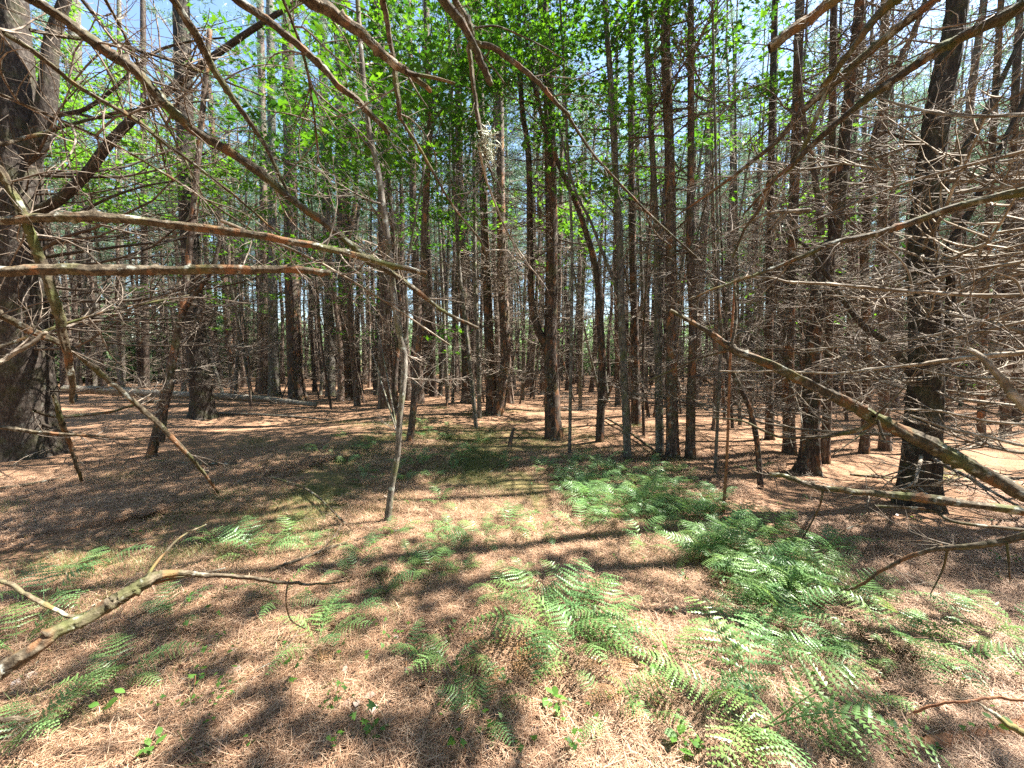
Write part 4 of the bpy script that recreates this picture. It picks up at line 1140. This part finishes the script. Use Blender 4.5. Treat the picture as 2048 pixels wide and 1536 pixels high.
for q, (a, b_, lab) in enumerate([((1640, 640), (2060, 520), "pale whip rising right across the big pine's middle"), ((1600, 700), (2070, 610), "pale whip just below the kinked level branch"),
                                 ((1560, 800), (2060, 640), "pale whip rising right behind the leaning pole"), ((1680, 690), (2070, 760), "pale whip sagging right below the big pine's bulge"),
                                 ((1560, 470), (2060, 300), "pale whip rising high beside the curving second stem"), ((1700, 180), (2060, 230), "thin whip crossing the big pine's upper trunk"),
                                 ((1450, 470), (1620, 420), "short pale whip left of the black-banded trunk's top")]):
    limb(lab, [a, ((a[0] + b_[0]) / 2, (a[1] + b_[1]) / 2 + (22 if q % 2 else -18)), b_], (2, 5, 7), (3.2, 2.4), 'twig_pale', twigs=13, tw_len=(.2, .6))
# lower left
limb("thick weathered branch rising from the lower left corner and bending level", [(-50, 1385), (0, 1342), (70, 1293), (122, 1255), (174, 1230), (227, 1195), (279, 1165), (307, 1150), (350, 1147), (401, 1150), (488, 1153), (558, 1164), (620, 1166), (691, 1164)], (34, 32, 30, 27, 20, 11, 9, 6, 3), (.95, 1.5), 'limb', twigs=2, tw_len=(.05, .15), k=24,
     side=[([(292, 1155), (321, 1115), (363, 1073), (412, 1049)], (7, 3), (1.25, 1.5)), ([(292, 1170), (349, 1157), (400, 1148), (450, 1136)], (7, 3), (1.25, 1.4)), ([(575, 1166), (572, 1205), (582, 1240), (610, 1258)], (4, 2), (1.4, 1.4))])
limb("dark twig from the left edge meeting the thick weathered branch", [(-30, 1140), (0, 1157), (70, 1199), (154, 1237)], (8, 8, 7), (1.1, 1.12), twigs=1, tw_len=(.05, .1))
limb("short mossy stub at the left edge near the bottom", [(-40, 1430), (0, 1433), (30, 1437), (59, 1440)], (11, 9, 7), (1.0, 1.05), twigs=1, tw_len=(.04, .08))
# fine dead shoots that fill the upper left
for q, (a, b_, lab) in enumerate([((-20, 180), (520, 470), "thin twiggy shoot slanting under the long brown limb"), ((150, -20), (420, 420), "steep twiggy shoot left of the flared pine's top"),
                                 ((0, 290), (420, 200), "twiggy shoot rising across the huge pine's shoulder"), ((560, -20), (640, 330), "steep twiggy shoot right of the snapped reddish limb"),
                                 ((60, 60), (520, 190), "twiggy shoot through the thick rising limb's top"), ((-20, 700), (380, 590), "twiggy shoot crossing the huge pine below the level limbs"),
                                 ((200, -20), (330, 330), "twiggy shoot crossing the long brown limb near the top"), ((440, 440), (900, 690), "pale shoot slanting below the broken level limb")]):
    limb(lab, [a, ((a[0] + b_[0]) / 2 + 14, (a[1] + b_[1]) / 2 - 16), b_], (7, 5, 3), (2.2, 3.0), 'limb' if q < 7 else 'twig_pale', twigs=14, tw_len=(.25, .7))


# ------------------------------------------------------------------ logs and sticks on the ground
def ground_stick(label, pts, w, lift=.0, mat='log', name="stick", twigs=3, cat="stick", k=10, tl=(.1, .4)):
    Wp = np.array([G(px, py) for px, py in pts])
    Y = Wp[:, 1]
    ws = np.interp(np.linspace(0, 1, len(pts)), np.linspace(0, 1, len(w)), w)
    rad0 = .5 * ws * Y / FPX
    lf = np.interp(np.linspace(0, 1, len(pts)), [0, 1], lift if isinstance(lift, tuple) else (lift, lift))
    Wp[:, 2] += rad0 * .75 + lf
    sm = catmull(Wp, 7); m_ = len(sm); rad = np.interp(np.linspace(0, 1, m_), np.linspace(0, 1, len(pts)), rad0)
    base = Wp[0].copy(); r = np.random.default_rng(int(pts[0][0] + pts[0][1] * 3))
    root = empty(name, base, label, cat)
    d = rad[:, None] * .35 * (r.random((m_, k)) - .5)
    mb = MB(); tube(mb, sm - base, rad, k, 0, d); mb.obj("stem", M[mat], root)
    for q in range(twigs):
        i_ = int(r.uniform(.05, .95) * (m_ - 1)); tg = sm[min(i_ + 1, m_ - 1)] - sm[max(i_ - 1, 0)]
        az = math.atan2(tg[1], tg[0]) + r.choice([-1, 1]) * r.uniform(.4, 1.2)
        inst("twig", BR_TW[int(r.integers(8))], root, sm[i_] - base, (0, -r.uniform(-.15, .7), az), r.uniform(*tl))
    return root


ground_stick("long fallen log lying behind the flared pine, grey and partly peeled", [(130, 812), (250, 812), (350, 813), (450, 811), (540, 811), (632, 816)], (15, 16, 15, 13, 11, 8), lift=(.45, .05), name="fallen_log", cat="log", twigs=26, tl=(.4, 1.1), k=14)
ground_stick("thin fallen branch beside the log's near side", [(420, 830), (500, 832), (580, 836), (660, 842)], (5, 5, 3), .02, twigs=6)
ground_stick("long dark stick on the shaded needles left of centre", [(300, 925), (400, 932), (500, 931), (620, 928), (700, 918)], (7, 6, 4), .01, 'limb', twigs=5)
ground_stick("dark slanting branch propped above the mossy ground", [(545, 966), (600, 985), (640, 1010), (690, 1062)], (4, 5, 4), .06, 'limb', twigs=5)
ground_stick("dark rotting stick lying end-on below the ferns at centre", [(828, 1150), (833, 1180), (836, 1210), (840, 1255)], (9, 11, 12, 9), 0, 'limb', twigs=2)
ground_stick("pale slender stick lying across the dark rotting stick", [(737, 1225), (780, 1218), (824, 1209), (894, 1202)], (4, 5, 4), .02, 'log', twigs=1)
ground_stick("lichen-spotted stick sunk in needles at bottom centre", [(873, 1384), (905, 1405), (940, 1428), (981, 1471), (1013, 1509)], (9, 13, 15, 11), 0, 'bark_grey', twigs=2)
ground_stick("short grey stick at the bottom edge left of the lichen-spotted one", [(762, 1527), (800, 1516), (831, 1506), (873, 1492)], (7, 8, 6), 0, 'bark_grey', twigs=1)
ground_stick("dark thin branch among ferns left of the nearest sapling", [(540, 1150), (610, 1125), (660, 1105), (740, 1082), (830, 1062)], (6, 6, 4), .03, 'limb', twigs=5)
ground_stick("slanting stick from the mossy maple's foot toward the right", [(1213, 842), (1250, 865), (1290, 895), (1330, 925)], (4, 5, 5), .05, 'limb', twigs=4)
ground_stick("thin stick under the left corner's frond", [(0, 980), (60, 972), (130, 958)], (5, 6, 5), .01, 'limb', twigs=4)
ground_stick("low heap-edge stick behind the rusty pole", [(1450, 835), (1500, 838), (1560, 850)], (6, 6, 4), .05, 'log', twigs=12, tl=(.3, .8))
ground_stick("stick among the dense ferns right of centre", [(1120, 1040), (1150, 1075), (1185, 1100)], (7, 7, 5), .0, 'limb', twigs=2)
ground_stick("thin pale stick at lower left beneath the weathered branch", [(440, 1395), (490, 1375), (560, 1355)], (5, 5, 3), .0, 'log', twigs=1)
ground_stick("dark buried branch curving through the lower right corner", [(1790, 1528), (1836, 1506), (1870, 1492), (1941, 1485), (2010, 1470), (2060, 1450)], (18, 24, 26, 24), 0, 'rust', twigs=1, tl=(.05, .1))
ground_stick("fallen stick beyond the low mossy branch, before the right pine", [(1700, 950), (1760, 956), (1830, 962)], (4, 4, 3), 0, 'limb', twigs=4)
# stub
g0 = G(1018, 892); rt = empty("stump_stub", g0, "small leaning broken stub standing alone before the paired pines", "stub")
mb = MB(); tube(mb, [(0, 0, -.05), (.03, 0, .1), (.05, .0, .2), (.09, 0, .32)], [.04, .034, .032, .012], 8); mb.obj("stem", M['bark_pine'], rt)


# ------------------------------------------------------------------ ferns
def frond_mesh(r, mat, pairs=13, det=7):
    """unit length frond: leaves the base upward along +X, then droops"""
    mb = MB()
    u = np.linspace(0, 1, 12)
    lift = r.uniform(.5, 1.0); sw = r.normal(0, .06)
    path = np.stack([u * .92, sw * u ** 2, lift * .62 * np.sin(u * 2.3) * (1 - .25 * u)], -1)
    tube(mb, path, .0055 * (1 - .85 * u), 3)

    def at(t): return np.array([np.interp(t, u, path[:, a]) for a in range(3)])
    for i_ in range(pairs):
        t = .20 + .79 * (i_ / pairs) ** .92
        p = at(t); tg = at(min(1, t + .02)) - at(t - .02); tg /= np.linalg.norm(tg)
        sd = np.cross([0, 0, 1.0], tg); sd /= np.linalg.norm(sd); up = np.cross(tg, sd)
        prof = math.sin(min(1, (t - .12) / .30) * PI / 2) * (1 - ((t - .2) / .82) ** 1.6) + .02
        L = .235 * prof
        for s_ in (-1, 1):
            d = sd * s_ + tg * r.uniform(.30, .45) + up * r.uniform(-.30, .12); d /= np.linalg.norm(d)
            wv = np.cross(up, d); wv /= np.linalg.norm(wv)
            droop = -up * .22 * L
            # toothed pinna: paired leaflets
            m_ = max(3, int(det * L / .21 + 1))
            tt = (np.arange(m_) + .5) / m_
            c_ = p + d * (L * tt)[:, None] + droop * (tt ** 2)[:, None]
            lw = .0205 * (.5 + .5 * L / .235) * (1 - tt * .8) + .003
            hl = L / m_ * .5
            for q_ in (-1, 1):
                tipv = c_ + wv * (q_ * lw)[:, None] + d * (hl * .9)
                a_ = c_ - d * hl; b_ = c_ + d * hl * .8
                v = np.stack([a_, b_, tipv + d * hl * .25, tipv - d * hl * .25 - up * .004], 1).reshape(-1, 3)
                mb.add(v, np.arange(m_ * 4).reshape(-1, 4))
    return mb.mesh("frond", mat, False)


FR = [frond_mesh(rng, M['fern']) for _ in range(7)]
FRD = [frond_mesh(rng, M['fern_dry'], 14, 5) for _ in range(2)]
FERNS = [
    # px, py, frond length m, count, label
    (95, 1215, .42, 4, "fern at the left edge with a long frond bent over the needles"),
    (40, 1310, .36, 5, "pale fern beneath the weathered branch at the left edge"),
    (235, 1375, .30, 9, "dark bushy fern standing upright under the weathered branch"),
    (350, 1240, .26, 5, "small fern with broad leaflets just above the dark bushy fern"),
    (430, 1095, .28, 5, "low fern above the weathered branch's bend"),
    (190, 1150, .34, 4, "flattened dark green fern left of the branch's bend"),
    (520, 1120, .38, 8, "lush fern over the dark thin branch, left of the nearest sapling"),
    (575, 1090, .30, 5, "fern touching the lush one's right"),
    (635, 1295, .30, 8, "dark fern with brown base below the bent weathered branch"),
    (690, 1240, .26, 5, "pale fern right above the dark brown-based one"),
    (560, 1205, .26, 5, "fern under the level end of the weathered branch"),
    (730, 1110, .24, 5, "bright small fern left below the nearest sapling's foot"),
    (705, 1155, .24, 5, "fern below the bright small one"),
    (790, 1150, .22, 6, "fern just left of the dark rotting stick"),
    (900, 1345, .28, 7, "dark fern lower centre with an upright tip"),
    (835, 1330, .24, 4, "dim fern left of the upright-tipped one"),
    (968, 1440, .22, 9, "compact dark fern beside the lichen-spotted stick"),
    (1110, 1290, .46, 10, "largest sunlit fern, pale green, at lower centre"),
    (1160, 1330, .40, 8, "sunlit fern drooping forward below the largest"),
    (1060, 1240, .36, 5, "sunlit fern at the largest fern's left"),
    (1150, 1205, .30, 7, "bright upright fern rising behind the largest"),
    (1235, 1270, .34, 6, "bluish fern at the largest fern's right"),
    (1225, 1430, .22, 4, "small bluish fern pair below the sunlit ones"),
    (1275, 1440, .22, 3, "small narrow bluish fern right of the pair"),
    (1500, 1470, .50, 7, "dark fern with long combed fronds at lower right"),
    (1400, 1400, .36, 4, "fern spreading left behind the long combed one"),
    (1510, 1340, .30, 6, "mixed light fern above the long combed fern"),
    (1590, 1310, .32, 5, "fern with arching pale fronds above the combed one's right"),
    (1560, 1240, .34, 6, "pale yellowish fern on bright needles right of centre"),
    (1600, 1180, .34, 7, "sunlit bluish fern at the patch's right rim"),
    (1520, 1160, .36, 8, "sunlit fern inside the right patch"),
    (1450, 1100, .36, 8, "bright upright fern beneath the rusty pole"),
    (1390, 1120, .30, 6, "bright fern left of the upright one under the pole"),
    (1640, 1110, .36, 8, "shaded blue-green fern at the far right of the patch"),
    (1530, 1070, .34, 7, "shaded fern behind the right patch"),
    (1370, 1040, .34, 8, "dark fern in the middle of the long patch"),
    (1290, 1010, .36, 9, "dense dark fern mass right of the sticks"),
    (1230, 1045, .34, 9, "dense fern with combed dark fronds"),
    (1190, 985, .34, 7, "lit fern at the patch's middle left"),
    (1320, 970, .30, 6, "fern behind the dense dark mass"),
    (1210, 938, .36, 6, "pale green spread fern at the mossy maple's foot"),
    (1090, 940, .32, 7, "fern before the pencil-thin sapling"),
    (1010, 930, .30, 6, "fern left of the one before the pencil-thin sapling"),
    (1020, 1060, .32, 7, "light fern at the centre before the dark rotting stick"),
    (960, 1085, .30, 7, "leafy fern left of the light centre fern"),
    (905, 1075, .26, 6, "bluish fern right of the nearest sapling"),
    (1080, 1075, .26, 5, "small arching fern right of the light centre fern"),
    (880, 1010, .26, 6, "fern behind the bluish one"),
    (850, 925, .30, 7, "green fern at the foot of the dark sapling"),
    (955, 885, .34, 6, "bright spread fern left of the lone stub"),
    (850, 862, .36, 6, "fern tucked behind the dark sapling's foot"),
    (735, 890, .30, 5, "small lit fern left of the twin saplings"),
    (690, 870, .30, 5, "dark low fern far left of the twin saplings"),
    (690, 930, .26, 5, "dark fern on the mossy ground"),
    (640, 905, .28, 4, "single-arched fern on the mossy slope"),
    (1810, 1300, .34, 8, "white-lit fern at right below the dangling twigs"),
    (1770, 1235, .26, 5, "pale fern left of the dangling twigs"),
    (1880, 1320, .32, 6, "pale fern with a dark shadowed base at right"),
    (1960, 1270, .34, 6, "dim fern near the right edge"),
    (2035, 1285, .32, 5, "bright fern cut by the right edge"),
    (1930, 1220, .24, 3, "yellow-tipped small fern below the lowest dark branch"),
    (1510, 950, .28, 4, "tiny fern cluster at the crooked stem's foot"),
    (1890, 965, .34, 5, "soft bluish fern just right of the big pine's base"),
    (1600, 1520, .34, 5, "dark low fern at the bottom edge right of centre"),
    (30, 1520, .30, 5, "murky fern in the lower left corner"),
]


def make_fern(g, size, n_, label, r, group=None, dry=True):
    root = empty("fern", g, label, "fern", group)
    a0 = r.uniform(0, 6.28)
    for q in range(n_):
        az = a0 + q * 2 * PI / n_ + r.normal(0, .25)
        inst("frond", FR[int(r.integers(7))], root, (r.normal(0, .012), r.normal(0, .012), -.01), (r.normal(0, .2), -r.normal(.13, .18), az), size * r.uniform(.85, 1.3))
    if dry and r.random() < .5:
        inst("frond", FRD[int(r.integers(2))], root, (0, 0, 0), (0, r.uniform(.25, .5), r.uniform(0, 6.28)), size * .8)
    return root


r_ = np.random.default_rng(33)
fern_xy = []; LABS = {}
for px, py, s_, n_, lab in FERNS:
    g0 = G(px, py); fern_xy.append(g0[:2])
    make_fern(g0, s_, n_, lab, r_)
fill = [("small filler fern in the long patch under the rusty pole", "ferns filling the long patch", [(1150, 960), (1460, 1100), (1600, 1190), (1380, 1010), (1230, 990)], 80, 45, 26),
        ("little fern on the mossy rise around the twin saplings", "little ferns around the twin saplings", [(700, 880), (850, 900), (960, 900), (760, 980)], 26, 60, 26),
        ("little fern on open needles at lower centre", "little ferns at lower centre", [(760, 1150), (880, 1120), (1000, 1180), (700, 1070)], 12, 70, 35),
        ("little fern on the lit needles at lower right", "little ferns at lower right", [(1400, 1250), (1650, 1230), (1850, 1370)], 12, 80, 35)]
for lab, grp, cs, n_, sx_, sy_ in fill:
    for q in range(n_):
        c_ = cs[q % len(cs)]; nx_ = cs[(q + 1) % len(cs)]; t = r_.uniform(0, .9)
        px = c_[0] * (1 - t) + nx_[0] * t + r_.normal(0, sx_); py = max(850, c_[1] * (1 - t) + nx_[1] * t + r_.normal(0, sy_))
        g0 = G(px, py)
        dd = [math.hypot(g0[0] - a_[0], g0[1] - a_[1]) for a_ in fern_xy]; ni = int(np.argmin(dd)); a_ = fern_xy[ni]
        rel = ("behind" if g0[1] > a_[1] else "just before") if abs(g0[1] - a_[1]) > abs(g0[0] - a_[0]) else ("just left of" if g0[0] < a_[0] else "just right of")
        short = " ".join(FERNS[ni][4].split(",")[0].split()[:8])
        lab_ = "little fern " + rel + " the " + short
        n_seen = LABS[lab_] = LABS.get(lab_, 0) + 1
        if n_seen > 1: lab_ = ["", "", "second", "third", "fourth", "fifth", "sixth", "seventh", "eighth", "ninth", "tenth"][min(n_seen, 10)] + " nearest " + lab_
        make_fern(g0, r_.uniform(.22, .36) * (1 if 'long patch' in grp else .72), int(r_.integers(5, 8)), lab_, r_, grp, dry=q % 4 == 0)
# dry brown fern under the largest
for px, py, lab in ((1000, 1330, "dried brown fern fronds beside the largest sunlit fern's left"), (1260, 1390, "dried brown fern at the largest fern's lower right")):
    g0 = G(px, py); root = empty("dry_fern", g0, lab, "fern")
    for q in range(6): inst("frond", FRD[q % 2], root, (0, 0, .01), (0, r_.uniform(.15, .4), q * 1.05 + .3), .26)


# ------------------------------------------------------------------ seedlings
def seedling_mesh(r, kind):
    st = MB(); lf = MB()
    h = r.uniform(.05, .14)
    tube(st, [(0, 0, -.01), (r.normal(0, .01), r.normal(0, .01), h * .6), (r.normal(0, .015), r.normal(0, .015), h)], [.0016, .0013, .001], 4)
    n_ = int(r.integers(3, 7))
    a = np.arange(n_) * 2.4 + r.uniform(0, 6); rr_ = r.uniform(.02, .05, n_)
    cs = np.stack([np.cos(a) * rr_, np.sin(a) * rr_, h - r.uniform(0, .5, n_) * h * (np.arange(n_) > 1)], -1)
    leaves_at(lf, cs, r, .034 if kind == 'maple' else .042, .3, 0, kind)
    return st.mesh("stem", M['rust']), lf.mesh("leaves", M['leaf_lime'] if kind == 'oval' else M['leaf'], False)


SD = [seedling_mesh(rng, 'maple') for _ in range(5)] + [seedling_mesh(rng, 'oval') for _ in range(3)]


def seedling(px, py, lab, k, s, r, group=None):
    g0 = G(px, py); root = empty("seedling", g0, lab, "seedling", group)
    az = r.uniform(0, 6.28)
    inst("stem", SD[k][0], root, rot=(0, 0, az), sc=s); inst("leaves", SD[k][1], root, rot=(0, 0, az), sc=s)


for px, py, lab, k, s in [(210, 1440, "broad-leaved seedling with three bright leaves at lower left", 5, 1.6), (1105, 1425, "upright yellow-green seedling at bottom centre right", 6, 1.3),
                          (915, 1530, "three-leaved seedling at the bottom edge near centre", 0, 1.3), (1330, 1330, "large-leaved seedling right of the sunlit ferns", 5, 1.5),
                          (1300, 1345, "drooping lime seedling beside the large-leaved one", 7, 1.3), (1050, 1510, "dark lobed seedling at the bottom right of the lichen stick", 2, 1.3),
                          (585, 1380, "lobed seedling below the brown-based fern", 1, 1.3), (720, 1470, "lobed seedling on brown needles left of bottom centre", 3, 1.4),
                          (745, 1340, "bright seedling pair left of the dim fern", 4, 1.2), (825, 1270, "white-tipped seedling at the rotting stick's lower end", 2, 1.2),
                          (1375, 1510, "dark round-leaved seedling by the combed fern", 6, 1.4), (1990, 1470, "round lime leaf sprouting in the lower right corner", 5, 1.3),
                          (1660, 1440, "narrow bright seedling in the sunlit lower right", 7, 1.2), (275, 1085, "yellow-green seedling on the shaded left needles", 0, 1.4),
                          (390, 1215, "lime seedling just below the weathered branch", 3, 1.2), (430, 1230, "lime seedling on sunlit needles below the branch", 1, 1.2)]:
    seedling(px, py, lab, k, s * .8, r_)
for lab, grp, n_, bx in [("tiny green seedling on the needles at bottom left", "tiny seedlings at bottom left", 40, (300, 800, 1180, 1520)), ("tiny green seedling on the needles at bottom centre", "tiny seedlings at bottom centre", 46, (800, 1400, 1100, 1520)),
                         ("tiny pale seedling on the sunlit needles at bottom right", "tiny seedlings at bottom right", 44, (1400, 2030, 1180, 1520)), ("tiny seedling on the mossy middle ground", "tiny seedlings on the moss", 60, (450, 1150, 940, 1120)),
                         ("tiny seedling on the shaded needles at right", "tiny seedlings at right", 22, (1550, 2030, 1000, 1180))]:
    for q in range(n_):
        px = r_.uniform(bx[0], bx[1]); py = r_.uniform(bx[2], bx[3]); g0 = G(px, py)
        dd = [math.hypot(g0[0] - a_[0], g0[1] - a_[1]) for a_ in fern_xy]; ni = int(np.argmin(dd)); a_ = fern_xy[ni]
        rel = ("behind" if g0[1] > a_[1] else "just before") if abs(g0[1] - a_[1]) > abs(g0[0] - a_[0]) else ("just left of" if g0[0] < a_[0] else "just right of")
        l_ = "tiny seedling " + rel + " the " + " ".join(FERNS[ni][4].split(",")[0].split()[:8])
        k_ = LABS[l_] = LABS.get(l_, 0) + 1
        if k_ > 1: l_ = ["", "", "second", "third", "fourth", "fifth", "sixth", "seventh", "eighth", "ninth", "tenth", "eleventh", "twelfth"][min(k_, 12)] + " " + l_
        seedling(px, py, l_, int(r_.integers(8)) if q % 4 == 0 else int(r_.integers(5)), r_.uniform(.45, .9), r_, grp)

# unseen leafy boughs added overhead, placed so their shade dapples the near ground
SHADE = [(350, 1480, 420, 75, .9), (250, 1330, 150, 120, .85), (250, 1040, 330, 75, .8), (900, 1500, 300, 70, .85), (860, 1330, 150, 70, .8), (1700, 1500, 380, 48, .95),
         (1860, 1120, 240, 80, .9), (1640, 985, 190, 26, .9), (700, 1150, 150, 75, .55), (860, 1150, 90, 90, .7), (960, 915, 170, 35, .8), (620, 990, 120, 26, .6), (60, 1200, 110, 60, .7),
         (1500, 1440, 120, 40, .7), (1150, 1130, 60, 28, .6), (1380, 1240, 70, 26, .6), (1720, 1305, 110, 16, .8), (1330, 1020, 130, 36, .55), (1120, 1480, 150, 60, .7), (480, 1250, 120, 40, .5), (560, 880, 260, 34, .7)]
mb = MB(); mbt = MB(); n_cl = 0
r3 = np.random.default_rng(12)
sun_t = np.array([math.sin(SUN_AZ) / math.tan(SUN_EL), math.cos(SUN_AZ) / math.tan(SUN_EL), 1.0])
for q in range(5200):
    gx_, gy_ = r3.uniform(-7, 6), r3.uniform(.9, 8)
    v_ = np.array((gx_, gy_, float(ground_h(gx_, gy_)) - EYE))
    fwd = v_[1] * math.cos(PITCH) - v_[2] * math.sin(PITCH); upc = v_[1] * math.sin(PITCH) + v_[2] * math.cos(PITCH)
    px = 1024 + FPX * v_[0] / fwd; py = 768 - FPX * upc / fwd
    pr_ = max([w_ * float(np.clip(1.5 - 1.5 * (((px - a_) / c_) ** 2 + ((py - b_) / d_) ** 2), 0, 1)) for a_, b_, c_, d_, w_ in SHADE])
    if r3.random() > pr_ * .72: continue
    hh = r3.uniform(6.5, 8.0) + max(0, gy_ - 3.5) * .9
    c_ = np.array((gx_, gy_, 0)) + sun_t * hh
    a_ = r3.uniform(0, 6.28); d_ = np.array([math.cos(a_), math.sin(a_), .1]) * .4
    tube(mbt, [c_ - d_, c_ + [0, 0, .03], c_ + d_], [.010, .006, .002], 4)
    cs = c_ + d_ * r3.uniform(-1, 1, 15)[:, None] + np.stack([r3.normal(0, .10, 15), r3.normal(0, .10, 15), r3.normal(0, .06, 15)], -1)
    leaves_at(mb, cs, r3, .11, .4); n_cl += 1
tag(mb.obj("added_shade_foliage", M['leaf'], smooth=False), kind="stuff")
tag(mbt.obj("added_shade_twigs", M['twig']), kind="stuff")
print("clumps", n_cl)
# curled dead leaves and bark flakes lying on the needles
mb = MB(); cs = []
for q in range(420):
    px, py = r_.uniform(0, 2048), 850 + 686 * r_.random() ** .8
    g0 = G(px, py); cs.append(g0 + np.array([0, 0, .014]))
leaves_at(mb, np.array(cs), r_, .045, .5, 0, 'oval')
tag(mb.obj("fallen_leaves", M['dead_leaf'], smooth=False), kind="stuff")
# short broken twigs strewn over the needles
mb = MB()
for q in range(900):
    px, py = r_.uniform(-50, 2098), 800 + 736 * r_.random()
    g0 = G(px, py); a = r_.uniform(0, 6.28); L = r_.uniform(.04, .22)
    d = np.array([math.cos(a), math.sin(a), r_.normal(.02, .08)]) * L
    p0 = g0 + np.array([0, 0, .015])
    tube(mb, [p0, p0 + d * .5 + r_.normal(0, .006, 3), p0 + d], np.array([1, .8, .5]) * r_.uniform(.0015, .0045), 4)
tag(mb.obj("twig_litter", M['limb']), kind="stuff")
print("objects", len(bpy.data.objects))
